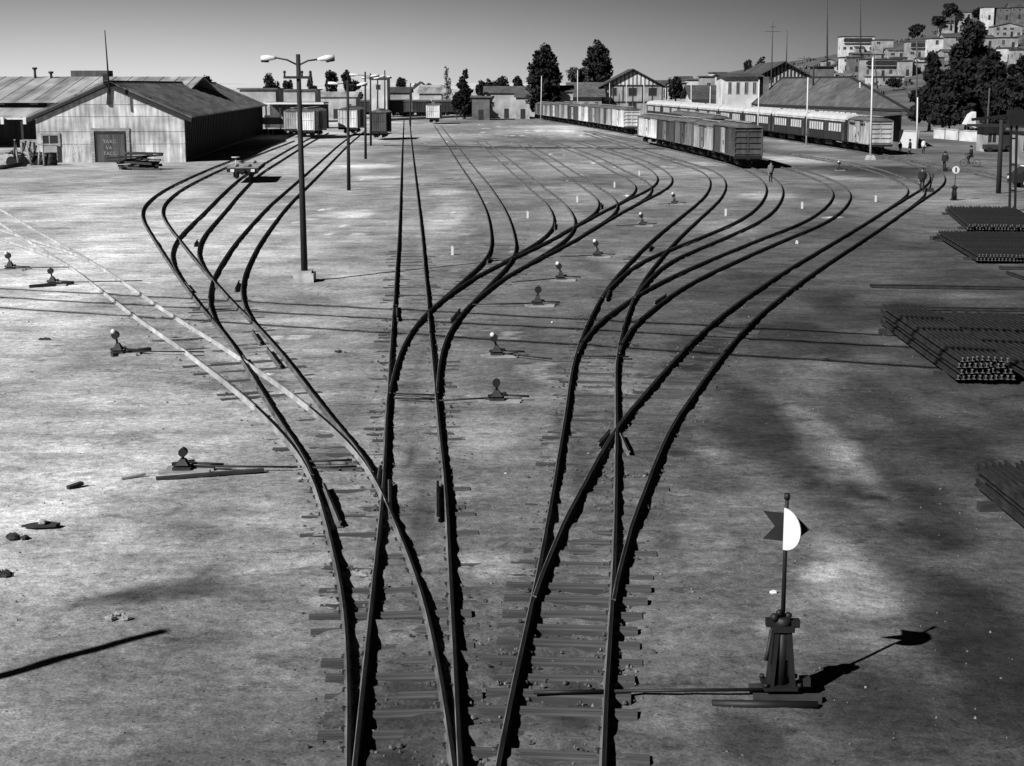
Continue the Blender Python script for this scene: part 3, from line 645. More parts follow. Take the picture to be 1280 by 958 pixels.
# --- station side
D = 385; st_ = pix_house('timbered_house', 'two storey half timbered house with wide gable above the white train roofs', 753, 828, 87, 136, D, M_wallg, M_tile, 16, 20, kind='gable', rows=2, cols=3, win=(2.2, 2.6), door=False, over=1.2, zb=0, base=.5)
w2 = (A(828, 100, D).x - A(753, 100, D).x) / 2; hz = A(790, 107, D).z; rz_ = A(790, 87, D).z - hz
mb = MB()
for t in np.linspace(-.8, .8, 13): mb.box((t * w2, -.08, hz + rz_ * (1 - abs(t)) / 2), (.22, .12, rz_ * (1 - abs(t)) * .92))
mb.box((0, -.1, hz), (2 * w2, .14, .3)); mb.box((0, -.1, hz * .42), (2 * w2, .14, .3))
for t in np.linspace(-.98, .98, 7): mb.box((t * w2, -.08, hz * .7), (.2, .1, hz * .55))
part('timber_framing', mb, M_trim, st_)
mb = MB(); mb.prism([(-w2 * .8, hz + .1), (w2 * .8, hz + .1), (0, hz + rz_ * .85)], 'y', -.06, -.01); part('gable_panel', mb, M_wallw, st_)
pix_house('house_wing', 'lower tiled wing left of the half timbered gable house', 714, 752, 104, 134, 380, M_wallg, M_tile2, 18, 16, kind='gable_x', rows=1, cols=3, door=False, over=1.0, zb=0, base=.5)
# station office with pale stone front and big gable
so = pix_house('station_office', 'pale stone station building with narrow windows and dark tiled roof', 906, 947, 93, 148, 266, M_wallw, M_tile, 12, 3, kind='gable_x', rows=2, cols=4, win=(.55, 2.0), door=False, over=.8, zb=0, base=.5, rise=None)
gb = pix_house('station_gable_hall', 'broad half timbered station hall with dark gable and antenna pole', 930, 1026, 78, 140, 275, M_wallg, M_tile, 26, 26, kind='gable', rows=2, cols=5, win=(1.1, 1.6), door=False, over=1.2, zb=0, base=.5)
wg = (A(1026, 100, 275).x - A(930, 100, 275).x) / 2; hz = A(978, 104, 275).z; rz_ = A(978, 78, 275).z - hz
mb = MB()
for t in np.linspace(-.75, .75, 17): mb.box((t * wg, -.08, hz + rz_ * (1 - abs(t)) * .5), (.28, .12, rz_ * (1 - abs(t)) * .9))
part('timber_framing', mb, M_trim, gb)
mb = MB(); mb.prism([(-wg * .75, hz), (wg * .75, hz), (0, hz + rz_ * .8)], 'y', -.05, -.01); part('gable_panel', mb, M_wallp, gb)
# station hall with big hipped roof and platform canopy
hr = thing('station_hall', 'long station hall with broad hipped tile roof and dark platform canopy', 'station', (0, 0, 0))
e0, e1 = A(940, 132, 236), A(1134, 137, 178); bk = Vector((.10, 1, 0)).normalized() * 30; zt = A(1040, 98, 200).z
c = [Vector((e0.x, e0.y, A(940, 130, 236).z)), Vector((e1.x, e1.y, A(1134, 137, 178).z)), Vector((e1.x + bk.x + 3, e1.y + bk.y, 4.5)), Vector((e0.x + bk.x + 3, e0.y + bk.y, 4.5))]
zt = A(1020, 97, 225).z; r0 = (c[0] + c[3]) / 2 + (c[1] - c[0]) * .22; r1 = (c[1] + c[2]) / 2 - (c[1] - c[0]) * .30; r0.z = r1.z = zt
mb = MB(); mb.add(c + [r0, r1], [(0, 1, 5, 4), (1, 2, 5), (2, 3, 4, 5), (3, 0, 4), (0, 3, 2, 1)]); hrf = part('roof', mb, M_tile2, hr)
mb = MB(); mb.bar(r0, r1, .4, .25)
for q_, w_ in ((c[0], r0), (c[1], r1), (c[2], r1), (c[3], r0)): mb.bar(q_, w_, .3, .2)
part('ridge_tiles', mb, M_trim, hrf)
mb = MB(); mb.bar(c[0] + Vector((0, 0, -.12)), c[1] + Vector((0, 0, -.12)), .2, .3); part('gutter', mb, M_trim, hr)
ins = lambda a, b, t: a + (b - a) * t
mb = MB(); f0, f1 = c[0].copy(), c[1].copy(); ctr = (c[0] + c[2]) / 2
wv = [ins(q, ctr, .06) for q in c]
for i in range(4):
    a_, b_ = wv[i].copy(), wv[(i + 1) % 4].copy(); zz = min(a_.z, b_.z) - .1; mb.bar((a_.x, a_.y, zz / 2), (b_.x, b_.y, zz / 2), .3, zz)
part('wall', mb, M_walld, hr)
mb = MB(); of = Vector((-1.0, -.45, 0)).normalized() * 7; dd_ = (c[1] - c[0]).normalized(); out_ = Vector((dd_.y, -dd_.x, 0)); out_ = out_ if out_.y < 0 else -out_
o0, o1 = c[0] + out_ * 3.2, c[1] + out_ * 3.2; o0.z = A(940, 138, o0.y).z; o1.z = A(1110, 144, o1.y).z
mb.add([c[0] + Vector((0, 0, -.35)), c[1] + Vector((0, 0, -.35)), o1, o0, c[0] + Vector((0, 0, -.55)), c[1] + Vector((0, 0, -.55)), o1 - Vector((0, 0, .2)), o0 - Vector((0, 0, .2))], [(0, 1, 2, 3), (7, 6, 5, 4), (3, 2, 6, 7), (0, 3, 7, 4), (1, 0, 4, 5), (2, 1, 5, 6)]); part('canopy', mb, M_zroof, hr)
for i in range(8):
    q = ins(o0, o1, (i + .5) / 8) - out_ * .6; mb = MB(); mb.box((q.x, q.y, q.z / 2 - .1), (.22, .22, q.z - .2)); part('post', mb, M_trim, hr)
for i in range(9):
    q = ins(wv[0], wv[1], (i + .5) / 9) + out_ * .17; mb = MB(); mb.box((q.x, q.y, 1.9), (1.6, .06, 1.8), math.atan2(dd_.y, dd_.x)); part('window', mb, M_glassdk, hr)
mb = MB(); q = ins(r0, c[0], .55); mb.box((q.x, q.y, q.z + .8), (.8, .8, 3.0)); part('chimney', mb, M_walld, hrf)
mb = MB(); q = ins(r0, c[1], .3); mb.tube([(q.x, q.y, q.z - .3), (q.x, q.y, q.z + 2.6)], .12, 8); part('stove_pipe', mb, M_trim, hrf)
pix_house('tiled_shed', 'dark sloping tiled shed roof just left of the pale stone station building', 866, 905, 108, 138, 300, M_wallw, M_tile, 14, 15, kind='gable_x', rows=1, cols=3, over=.9, zb=0, base=.5)
# --- flat quarter at the back left and centre
for i, a in enumerate([
    (300,345,112,130,262,M_wallp,M_tile2,'flat','long pale walled warehouse just right of the goods shed roof'),
    (345,394,113,131,300,M_wallp,M_tile2,'flat','pale walled warehouse behind the tall double lamp post'),
    (394,445,116,133,330,M_wallp,M_zroof2,'gable_x','low pale shed right of the pale walled warehouse'),
    (462,484,98,128,345,M_wallw,M_tile2,'flat','white two storey house behind the row of lamp posts'),
    (484,512,110,130,360,M_wallg,M_tile,'gable_x','grey cottage right of the white two storey house'),
    (516,534,103,126,420,M_wallw,M_tile,'gable','small white gabled house far behind the white van'),
    (524,552,117,130,350,M_wallp,M_zroof2,'shed','low pale lean to shed behind the dark wagon string'),
    (570,600,121,134,350,M_wallw,M_tile2,'flat','small white block right of the dark spruce'),
    (606,660,109,133,335,M_wallp,M_tile2,'gable_x','long pale station annexe with pale sloping roof'),
    (590,612,122,141,318,M_walld,M_zroof,'flat','brick hut at the right end of the dark wagon string'),
    (645,662,122,136,330,M_wallp,M_tile2,'shed','small pale hut left of the two big dark trees'),
    (700,716,108,130,330,M_wallp,M_tile2,'gable_x','little tiled cottage between the big dark trees and the house wing'),
    (838,858,104,128,420,M_wallp,M_tile,'flat','pale block behind the dark shrub right of the timbered house'),
    (860,876,100,125,430,M_wallw,M_tile2,'flat','tall narrow white house in the gap before the station'),
    (878,893,96,125,400,M_wallg,M_tile,'flat','grey tower like house left of the station roofs'),
    (890,908,91,120,440,M_wallw,M_zroof,'flat','white house with dark roof slab seen over the tiled shed'),
    (845,866,96,112,560,M_wallw,M_tile,'gable_x','far white cottage above the dark shrub'),
    (818,842,101,118,540,M_wallg,M_tile,'gable_x','far grey cottage behind the right eave of the timbered house'),
    (1022,1042,84,106,330,M_walld,M_trim,'flat','dark brick tower block right of the broad station gable'),
    ]):
    x0, x1, yt, yb, D, wm, rm, kd, lb = a
    w = (x1 - x0) * D / F; pix_house('town_house', lb, x0, x1, yt, yb, D, wm, rm, 9, (yb - yt) * .3 if kd in ('gable', 'gable_x') else 0, kind=kd, rows=2 if (yb - yt) > 25 else 1, cols=max(1, int(w / 2.6)), zb=0, base=.5, group='houses behind the yard')
# --- hillside town
HH = [(1052,1092,46,66,M_wallw,M_trim,'flat',1,'long white hillside house with dark veranda under a flat roof'),
 (1094,1116,50,67,M_wallg,M_tile,'flat',0,'grey hillside house just right of the long white veranda house'),
 (1111,1131,60,73,M_wallp,M_tile2,'gable_x',0,'small pale cottage halfway up the hill'),
 (1136,1162,52,72,M_wallp,M_tile2,'flat',1,'pale hillside house with long balcony'),
 (1163,1178,48,71,M_wallw,M_tile,'flat',0,'bright white three storey facade high on the hill'),
 (1053,1062,72,89,M_wallw,M_tile,'flat',0,'narrow bright white house low on the hill'),
 (1063,1078,72,90,M_walld,M_tile,'flat',0,'brick house beside the narrow bright white house'),
 (1080,1127,74,96,M_wallp,M_tile2,'flat',1,'wide pale building with dark open gallery low on the hill'),
 (1128,1140,76,95,M_wallp,M_zroof,'flat',0,'pale block right of the gallery building'),
 (1043,1052,80,88,M_wallw,M_tile,'gable',0,'tiny white cottage left of the narrow bright house'),
 (1180,1201,42,60,M_wallg,M_tile,'gable_x',0,'grey house above the big dark trees'),
 (1178,1192,26,38,M_wallp,M_tile,'gable_x',0,'pale cottage under the round hilltop trees'),
 (1194,1210,25,38,M_wallg,M_tile2,'gable_x',0,'grey cottage right of the round hilltop trees'),
 (1243,1277,29,46,M_wallp,M_tile2,'gable',0,'pale gabled house with two big windows near the top right'),
 (1248,1272,47,60,M_wallg,M_tile,'flat',0,'grey house below the gabled house at the top right'),
 (1254,1268,60,76,M_wallw,M_tile,'flat',0,'small white house at the right edge of the dark trees'),
 (1231,1242,9,25,M_wallw,M_tile,'flat',0,'white tower like house on the hill crest'),
 (1246,1262,10,25,M_walld,M_tile,'flat',0,'dark brick house on the crest beside the white tower house'),
 (1263,1285,4,24,M_walld,M_tile,'gable_x',0,'dark large house at the very top right'),
 (1210,1230,28,42,M_walld,M_tile,'gable_x',0,'brown house behind the peak of the dark trees'),
 (1140,1158,78,92,M_wallg,M_tile,'flat',0,'grey house at the left edge of the dark trees'),
 (1096,1110,68,75,M_wallp,M_zroof,'flat',0,'low pale annexe above the gallery building'),
 (1270,1290,62,80,M_wallg,M_tile,'flat',0,'grey house cut by the right edge low on the hill'),
 (1205,1222,46,60,M_wallp,M_tile2,'flat',0,'pale house peeping through the dark trees'),
 (1130,1146,62,70,M_walld,M_tile,'gable_x',0,'small brick cottage between two pale houses'),
 (1026,1044,88,97,M_wallg,M_zroof,'gable_x',0,'low grey cottage at the foot of the hill'),
 (1066,1090,66,73,M_walld,M_zroof,'gable_x',0,'brown low house right under the white veranda house'),
 (1070,1080,58,66,M_wallg,M_tile,'gable_x',0,'tiny grey cottage under the balcony of the white veranda house'),
 (1118,1134,72,80,M_walld,M_zroof,'flat',0,'low dark hut right above the gallery building'),
 (1150,1164,72,80,M_wallw,M_tile,'gable_x',0,'little white cottage below the balcony house'),
 (1164,1180,72,84,M_walld,M_tile,'flat',0,'dark flat house below the bright three storey facade'),
 (1180,1196,62,74,M_wallp,M_tile2,'gable_x',0,'pale cottage right below the grey house above the dark trees'),
 (1222,1242,44,58,M_wallg,M_tile,'gable_x',0,'grey cottage left of the house below the gabled house'),
 (1236,1252,62,74,M_walld,M_tile,'flat',0,'dark flat house left of the small white house at the right'),
 (1004,1024,90,100,M_wallp,M_tile,'gable_x',0,'pale cottage behind the right slope of the broad station gable'),
 (1030,1043,74,84,M_wallg,M_tile,'gable',0,'grey gabled cottage at the left foot of the hill'),
 (1088,1098,96,104,M_wallw,M_tile,'flat',0,'tiny white block just over the station roof'),
 (1200,1214,12,24,M_wallg,M_tile,'gable_x',0,'grey cottage on the crest right of the tall crest tree'),
 (1212,1228,64,78,M_wallp,M_zroof,'gable_x',0,'pale cottage half hidden low behind the dark trees'),
 (1100,1130,96,104,M_wallg,M_tile,'flat',0,'grey row house just over the station roof')]
for x0, x1, yt, yb, wm, rm, kd, ver, lb in HH:
    x, D, z = hillhit((x0 + x1) / 2, yb); w = (x1 - x0) * D / F; zt = A(x0, yt, D).z; h = zt - z
    wm = M_wallg if wm is M_wallp else wm; house('hillside_house', lb, x, D, z, w, 8, h * (.75 if kd != 'flat' else 1), wm, rm, kind=kd, rows=2 if h > 5 else 1, cols=max(1, int(w / 2.6)), rise=h * .25, base=6, veranda=ver, group='houses on the hillside', win=(1.2, 1.5))
# --- walls and kiosk at right
def wall(label, p0, p1, h, m, name='boundary_wall', t=.3):
    a, b = G(*p0), G(*p1); o = thing(name, label, 'wall', (a.x, a.y, 0)); b = b - a
    mb = MB(); mb.bar((0, 0, h / 2 - .1), (b.x, b.y, h / 2 - .1), t, h + .2); part('wall_panel', mb, m, o)
    mb = MB(); mb.bar((0, 0, h + .05), (b.x, b.y, h + .05), t + .12, .12); part('coping', mb, M_wallp, o); return o
wall('short bright white wall end right of the grey refrigerator boxcar', (1119, 183.5), (1146, 186), 1.9, M_white)
wall('long whitewashed wall under the big dark trees', (1200, 176), (1262, 181), 1.3, M_wallw)
wall('short whitewashed wall piece left of the long whitewashed wall', (1168, 173), (1196, 175.5), 1.3, M_wallw)
wall('low pale stone wall behind the far string of boxcars', (640, 141.5), (672, 147), 1.6, M_wallp)
kx = G(1248, 190); kz = house('kiosk', 'small pale kiosk with dark awning beside the leaning wooden pole', kx.x, kx.y, 0, 3.1, 3, 2.7, M_wallp, M_trim, kind='flat', rows=1, cols=2, cat='kiosk', base=.2, over=.9)
px_ = G(1280, 205); house('guard_hut', 'grey ribbed metal hut at the right edge behind the twin steel post', px_.x + .8, px_.y, 0, 2.4, 3, 3.0, M_wallg, M_zroof, kind='flat', rows=1, cols=2, cat='hut', base=.2, over=.4)
# ------------------------------------------------------------------ rolling stock
M_car = {k: mat('wagon_' + k, v, .75, vr, (1.2, 1.2, .18), 1.6, var2=.22, sc2=.5) for k, v, vr in (('white', .42, .3), ('pale', .24, .4), ('grey', .11, .45), ('brown', .045, .5), ('dark', .014, .4))}
M_carroof = mat('wagon_roof', .08, .8, .4, (.3, 2, 1), 1.2, var2=.25)
def bogie(parent, x, M=M_black, wb=1.6, r=.42, gauge=1.0):
    mb = MB()
    for s in (-1, 1):
        mb.bar((x - wb / 2 - .25, s * .62, .48), (x + wb / 2 + .25, s * .62, .48), .1, .22); mb.box((x, s * .62, .36), (.5, .12, .3))
        for a in (-1, 1): mb.box((x + a * wb / 2, s * .64, .44), (.28, .16, .28))
    mb.box((x, 0, .6), (.4, 1.5, .2)); b = part('bogie', mb, M, parent)
    for a in (-1, 1):
        for s in (-1, 1):
            mb = MB(); mb.disc((x + a * wb / 2, s * gauge / 2, r + .17), r, .1, 'y', 18); mb.disc((x + a * wb / 2, s * (gauge / 2 - .06), r + .17), r + .04, .03, 'y', 18); mb.disc((x + a * wb / 2, s * (gauge / 2 + .07), r + .17), .12, .1, 'y', 8, 1)
            part('wheel', mb, [M_iron, M], b)
def boxcar(L=11, Wd=2.5, body='pale', door='pale', label='', Hb=2.35, roof=None, ends='h', z0=.98):
    o = thing('boxcar', label, 'boxcar')
    mb = MB(); mb.box((0, 0, z0 + Hb / 2), (L - .16, Wd - .16, Hb))
    n = int(L / .55)
    for i in range(n + 1):
        x = -L / 2 + .1 + (L - .2) * i / n
        if abs(x) < 1.15: continue
        for s in (-1, 1): mb.box((x, s * (Wd / 2 - .05), z0 + Hb / 2), (.09, .1, Hb - .02))
    for s in (-1, 1):
        for e in (-1, 1): mb.box((e * (L / 2 - .06), s * (Wd / 2 - .06), z0 + Hb / 2), (.14, .14, Hb))
        for z in (.06, Hb - .06): mb.box((0, s * (Wd / 2 - .04), z0 + z), (L, .11, .13))
    part('body', mb, M_car[body], o)
    for e in (-1, 1):
        mb = MB()
        if ends == 'h':
            for k in range(5): mb.box((e * (L / 2 - .03), 0, z0 + Hb * (.1 + .2 * k)), (.1, Wd - .25, .13))
            mb.box((e * (L / 2 - .055), 0, z0 + Hb / 2), (.05, .16, Hb * .85))
        else:
            for k in range(7): mb.box((e * (L / 2 - .055), (k - 3) * (Wd - .4) / 6, z0 + Hb / 2), (.05, .07, Hb - .2))
            for z in (.12, Hb * .55, Hb - .12): mb.box((e * (L / 2 - .05), 0, z0 + z), (.065, Wd - .3, .08))
        part('end_panel', mb, M_car[body], o)
    mb = MB(); prof = [(-Wd / 2 - .08, z0 + Hb), (-Wd / 4, z0 + Hb + .27), (0, z0 + Hb + .34), (Wd / 4, z0 + Hb + .27), (Wd / 2 + .08, z0 + Hb), (0, z0 + Hb - .02)]
    mb.prism(prof, 'x', -L / 2 - .08, L / 2 + .08)
    for i in range(10):
        x = -L / 2 + .5 + i * (L - 1) / 9
        for s in (-1, 1): mb.bar((x, s * (Wd / 2 + .07), z0 + Hb + .03), (x, s * .25, z0 + Hb + .32), .06, .05)
    rf = part('roof', mb, roof or M_carroof, o)
    mb = MB(); mb.box((0, 0, z0 + Hb + .44), (L, .5, .06)); part('running_board', mb, M_wood, rf)
    for s in (-1, 1):
        mb = MB(); mb.box((.0, s * (Wd / 2 + .03), z0 + Hb / 2 - .03), (1.9, .07, Hb - .22))
        for k in range(4): mb.box((-.85 + k * .57, s * (Wd / 2 + .075), z0 + Hb / 2), (.07, .05, Hb - .3))
        for z in (.15, Hb * .5, Hb - .25): mb.box((0, s * (Wd / 2 + .077), z0 + z), (1.6, .05, .08))
        d_ = part('door', mb, M_car[door], o)
        mb = MB(); mb.box((.75, s * (Wd / 2 + .12), z0 + Hb * .42), (.08, .06, .4)); part('handle', mb, M_black, d_)
        mb = MB(); mb.box((.4, s * (Wd / 2 + .06), z0 + Hb - .02), (3.9, .1, .07)); part('door_rail', mb, M_iron, o)
        mb = MB()
        for e in (-.22, .22): mb.bar((s * (L / 2 - .5) + e, s * (Wd / 2 + .07), z0), (s * (L / 2 - .5) + e, s * (Wd / 2 + .07), z0 + Hb), .04)
        for k in range(6): mb.bar((s * (L / 2 - .5) - .22, s * (Wd / 2 + .07), z0 + .2 + k * .4), (s * (L / 2 - .5) + .22, s * (Wd / 2 + .07), z0 + .2 + k * .4), .035)
        part('ladder', mb, M_iron, o)
    mb = MB(); mb.box((0, 0, .88), (L, .5, .22)); mb.box((0, 0, .95), (L - .1, Wd - .3, .1))
    for s in (-1, 1): mb.box((s * (L / 2 - .05), 0, .88), (.14, Wd, .26)); mb.box((s * (L / 2 + .25), 0, .8), (.6, .22, .22)); 
    mb.bar((-1.6, .7, .5), (1.6, .7, .5), .06); mb.box((.6, -.5, .6), (.9, .4, .4)); mb.tube([(-.8, -.3, .62), (.2, -.3, .62)], .18, 8)
    part('underframe', mb, M_black, o)
    for s in (-1, 1): bogie(o, s * (L / 2 - 1.7))
    return o
def coach(L=17.5, Wd=2.7, label='', body='dark', band='white'):
    o = thing('passenger_coach', label, 'coach'); z0 = .95; H = 2.3
    mb = MB(); mb.box((0, 0, z0 + H / 2), (L, Wd, H)); mb.box((0, 0, z0 + .18), (L + .02, Wd + .05, .1)); part('body', mb, M_car[body], o)
    mb = MB(); prof = [(-Wd / 2 - .06, z0 + H)] + [(-(Wd / 2 + .06) * math.cos(a), z0 + H + .62 * math.sin(a)) for a in np.linspace(.25, math.pi - .25, 9)] + [(Wd / 2 + .06, z0 + H)]
    mb.prism(prof, 'x', -L / 2 - .1, L / 2 + .1)
    for i in range(7): mb.box((-L / 2 + 1.5 + i * (L - 3) / 6, 0, z0 + H + .66), (.5, .4, .16))
    part('roof', mb, M_wh_roof, o)
    mb = MB()
    for s in (-1, 1): mb.box((0, s * (Wd / 2 + .012), z0 + H - .12), (L - .2, .03, .14))
    part('cantrail_band', mb, M_car[band], o)
    n = 13
    for s in (-1, 1):
        for i in range(n):
            x = -L / 2 + 2.0 + i * (L - 4) / (n - 1)
            mb = MB(); t = .06
            for dx, dz, a, b in ((-.46, 0, t, .96), (.46, 0, t, .96), (0, -.48, .92, t), (0, .48, .92, t)): mb.box((x + dx, s * (Wd / 2 + .02), z0 + 1.42 + dz), (a, .05, b))
            w_ = part('window', mb, M_car['brown'], o)
            mb = MB(); mb.box((x, s * (Wd / 2 + .012), z0 + 1.42), (.86, .02, .9)); part('pane', mb, random.choice([M_curt, M_curt, M_curt, M_glassdk]), w_)
        for e in (-1, 1):
            mb = MB(); mb.box((e * (L / 2 - .75), s * (Wd / 2 + .02), z0 + 1.05), (.8, .05, 2.0)); dd_ = part('door', mb, M_car['brown'], o)
            mb = MB(); mb.box((e * (L / 2 - .75), s * (Wd / 2 + .035), z0 + 1.45), (.45, .05, .8)); part('pane', mb, M_glassdk, dd_)
    mb = MB(); mb.box((0, 0, .85), (L, 1.2, .2)); mb.box((0, -.6, .55), (3.2, .5, .45)); mb.box((2.8, .6, .55), (2, .5, .45))
    for s in (-1, 1): mb.box((s * (L / 2 + .3), 0, 1.9), (.5, 1.1, 2.0)); mb.box((s * (L / 2 + .3), 0, .8), (.6, .2, .2))
    part('underframe', mb, M_black, o)
    for s in (-1, 1): bogie(o, s * (L / 2 - 2.6), wb=1.9)
    return o
M_wh_roof = mat('white_coach_roof', .40, .6, .12, (.4, 2, 1), 1.5, var2=.08)
M_curt = mat('curtained_pane', .42, .5, .25, scale=1.5)
def along(key, y0):
    """walk a track centreline from the point whose distance is y0, towards the far end; returns f(s) -> (x, y, heading)"""
    C = CEN[key]; s = np.r_[0, np.cumsum(np.linalg.norm(np.diff(C, axis=0), axis=1))]
    j = len(C) // 2
    cand = [i for i in range(len(C)) if abs(C[i, 1] - y0) < 1.2]; i0 = cand[-1]
    def f(u):
        u += s[i0]; ext = max(0, u - s[-1]); u = min(u, s[-1]); x, y = np.interp(u, s, C[:, 0]), np.interp(u, s, C[:, 1])
        a, b = max(0, u - 2), min(s[-1], u + 2); dx, dy = np.interp(b, s, C[:, 0]) - np.interp(a, s, C[:, 0]), np.interp(b, s, C[:, 1]) - np.interp(a, s, C[:, 1])
        l = math.hypot(dx, dy); return x + dx / l * ext, y + dy / l * ext, math.atan2(dy, dx)
    return f
def place(o, x, y, rz, z=.0): o.location = (x, y, z + .13); o.rotation_euler = (0, 0, rz); return o
# nearest string, on the siding by the standing man
f = along('R5', 132.0); u = 0
for L, bd, dr_, lb in ((11.4, 'brown', 'pale', 'dark brown boxcar with horizontal end ribs, nearest of the near string'),
                       (10.8, 'pale', 'grey', 'pale boxcar second from the near end of the string'),
                       (9.6, 'grey', 'brown', 'grey boxcar with dark door between a pale and a dark boxcar'),
                       (9.6, 'brown', 'grey', 'dark streaked boxcar coupled in front of the bright white boxcar'),
                       (13.0, 'white', 'white', 'bright white boxcar at the far end of the near string')):
    o = boxcar(L, 2.5, bd, dr_, lb, Hb=random.choice([2.3, 2.45, 2.2])); x, y, a = f(u + L / 2); place(o, x, y, a + math.pi); o['group'] = 'boxcars of the near string'; u += L + .75
f = along('R4', 172); u = 0
for i, (L, bd) in enumerate(((10.5, 'grey'), (10.5, 'pale'), (10.5, 'brown'))):
    o = boxcar(L, 2.5, bd, bd, ['grey boxcar with dark flat roof, nearest of the row behind the near string', 'pale boxcar in the middle of the row behind the near string', 'brown boxcar farthest in the row behind the near string'][i]); x, y, a = f(u + L / 2); place(o, x, y, a + math.pi); o['group'] = 'boxcars behind the near string'; u += L + .8
f = along('G2', 224); u = 0
seq = ['white', 'pale', 'grey', 'white', 'brown', 'pale', 'grey', 'pale', 'grey']; seqd = ['white', 'brown', 'pale', 'pale', 'pale', 'grey', 'white', 'grey', 'brown']
nm = ['bright white boxcar at the near end of the far string', 'pale boxcar with brown door, second in the far string', 'grey boxcar with pale door, third in the far string', 'white boxcar with pale door, fourth in the far string',
      'brown boxcar with pale door, middle of the far string', 'pale boxcar with grey door, sixth in the far string', 'grey boxcar with white door, seventh in the far string', 'pale boxcar with dull grey door, second last of the far string', 'grey boxcar with brown door at the far end beside the pale wall']
for i in range(9):
    o = boxcar(10.6, 2.5, seq[i], seqd[i], nm[i], Hb=random.choice([2.3, 2.5, 2.15])); x, y, a = f(u + 5.3); place(o, x, y, a + math.pi); o['group'] = 'boxcars of the far string'; u += 11.4
# passenger train and its grey van
f = along('R2', 158); L = 11.5
o = boxcar(9.6, 2.55, 'pale', 'pale', 'grey wooden boxcar with round white emblem coupled to the white roofed coaches', Hb=2.4); x, y, a = f(4.8); place(o, x, y, a + math.pi)
bx = kids(o)[0]; mb = MB(); s = -1
for dx, w_ in ((-3.6, .5), (-2.9, .35), (-2.3, .55), (-1.55, .45), (-.9, .3), (1.6, .4), (2.2, .6), (3.0, .3)): mb.box((dx, s * 1.315, 2.98), (w_, .02, .2)); mb.box((dx + .05, s * 1.316, 3.1), (w_ * .5, .02, .1))
part('lettering', mb, M_black, o)
mb = MB(); mb.disc((-.7, -1.43, 2.15), .5, .03, 'y', 20); em = part('emblem', mb, M_white, o); mb = MB(); mb.box((-.5, -1.452, 2.1), (.16, .02, .7)); part('emblem_bar', mb, M_black, em)
u = 10.6; cn = ['first coach of the white roofed train, next to the grey boxcar', 'second coach of the white roofed train counted from the grey boxcar', 'third white roofed coach from the grey boxcar', 'fourth white roofed coach from the grey boxcar, under the station gable', 'fifth white roofed coach from the grey boxcar', 'sixth white roofed coach from the grey boxcar', 'seventh white roofed coach from the grey boxcar', 'last white roofed coach, in front of the half timbered house']
proto = coach(label=cn[0]); ptree = tree_of(proto)
for i in range(8):
    x, y, a = f(u + 8.75)
    if i == 0: place(proto, x, y, a + math.pi); proto['group'] = 'coaches of the passenger train'
    else: c = dup(ptree, (x, y, .13), a + math.pi, cn[i], 'coaches of the passenger train')
    u += 18.4
# wagons in the left background
def at_track(o, px, py, rz): p = G(px, py); place(o, p.x, p.y, rz)
f = along('D2', 205.5); x, y, a = f(5.2)
def car_px(label, px0, px1, base, body, door, L=9.5, h=2.6, lean=-.03, Wd=None, roof=None):
    p0, p1 = G(px0, base), G(px1, base); wd = Wd or (p1.x - p0.x); o = boxcar(L, wd, body, door, label, Hb=h, roof=roof, ends='v')
    place(o, (p0.x + p1.x) / 2 - lean * L / 2, p0.y + L / 2, math.pi / 2 + lean); return o
car_px('white ended boxcar with dark side behind the tall double lamp post', 372, 393.5, 174, 'white', 'grey', 11)
car_px('pale boxcar half hidden left of the white ended boxcar', 359, 373, 172, 'pale', 'pale', 9, 2.5, -.02, 2.3)
car_px('white ended boxcar behind the second lamp post', 423, 447, 170, 'white', 'brown', 9.5)
car_px('dark boxcar standing alone beside the middle lamp posts', 462.5, 483, 175.5, 'brown', 'dark', 7, 2.5, -.02)
car_px('small white box van alone at the far end of the yard', 532.5, 550, 155.5, 'white', 'white', 7, 2.4, -.02, 2.5)
a0, a1 = G(326, 146.5), G(592, 146.5); n = 5; step = (a1.x - a0.x) / n
for i in range(n):
    o = boxcar(step - .7, 2.5, 'dark', 'brown' if i % 2 else 'dark', ['dark wagon at the left end of the cross string', 'dark wagon second from the left in the cross string', 'dark wagon in the middle of the cross string', 'dark wagon behind the small white box van', 'dark wagon at the right end of the cross string'][i], roof=M_tindark)
    place(o, a0.x + step * (i + .5), a0.y, 0); o['group'] = 'dark wagons across the far end'
# open platform roof left of them
p0, p1 = A(330, 129, 255), A(405, 129, 255); pr = thing('platform_canopy', 'dark open loading canopy with thin pale roof edge beside the goods shed', 'canopy', (p0.x, 255, 0)); w_ = p1.x - p0.x
mb = MB(); mb.box((w_ / 2, 3, p0.z), (w_, 7, .25)); part('roof', mb, M_zroof, pr); mb = MB(); mb.box((w_ / 2, -.56, p0.z - .05), (w_, .1, .3)); part('fascia', mb, M_offwhite, pr)
for i in range(5): mb = MB(); mb.box((.3 + (w_ - .6) * i / 4, 0, p0.z / 2 - .1), (.25, .25, p0.z - .2)); part('post', mb, M_trim, pr)
mb = MB(); mb.box((w_ / 2, 6, p0.z / 2 - .1), (w_, .2, p0.z - .3)); part('back_wall', mb, M_tindark, pr)
# painted board with white lettering under it
p = G(331, 168); w_ = (356 - 318) * p.y / F; sb = thing('loading_dock', 'pale low loading dock with white lettering between shed and boxcars', 'loading dock', (p.x, p.y, 0))
mb = MB(); mb.box((0, 1.5, .35), (w_ * 1.25, 3, .7)); part('base', mb, M_trim, sb); mb = MB(); mb.box((0, 2.2, 1.9), (w_ * 1.1, 1.2, 1.0)); part('crate_row', mb, M_wallp, sb)
lettering(sb, 'ACO', 1.3, (0, -.03, -.1), M_offwhite)
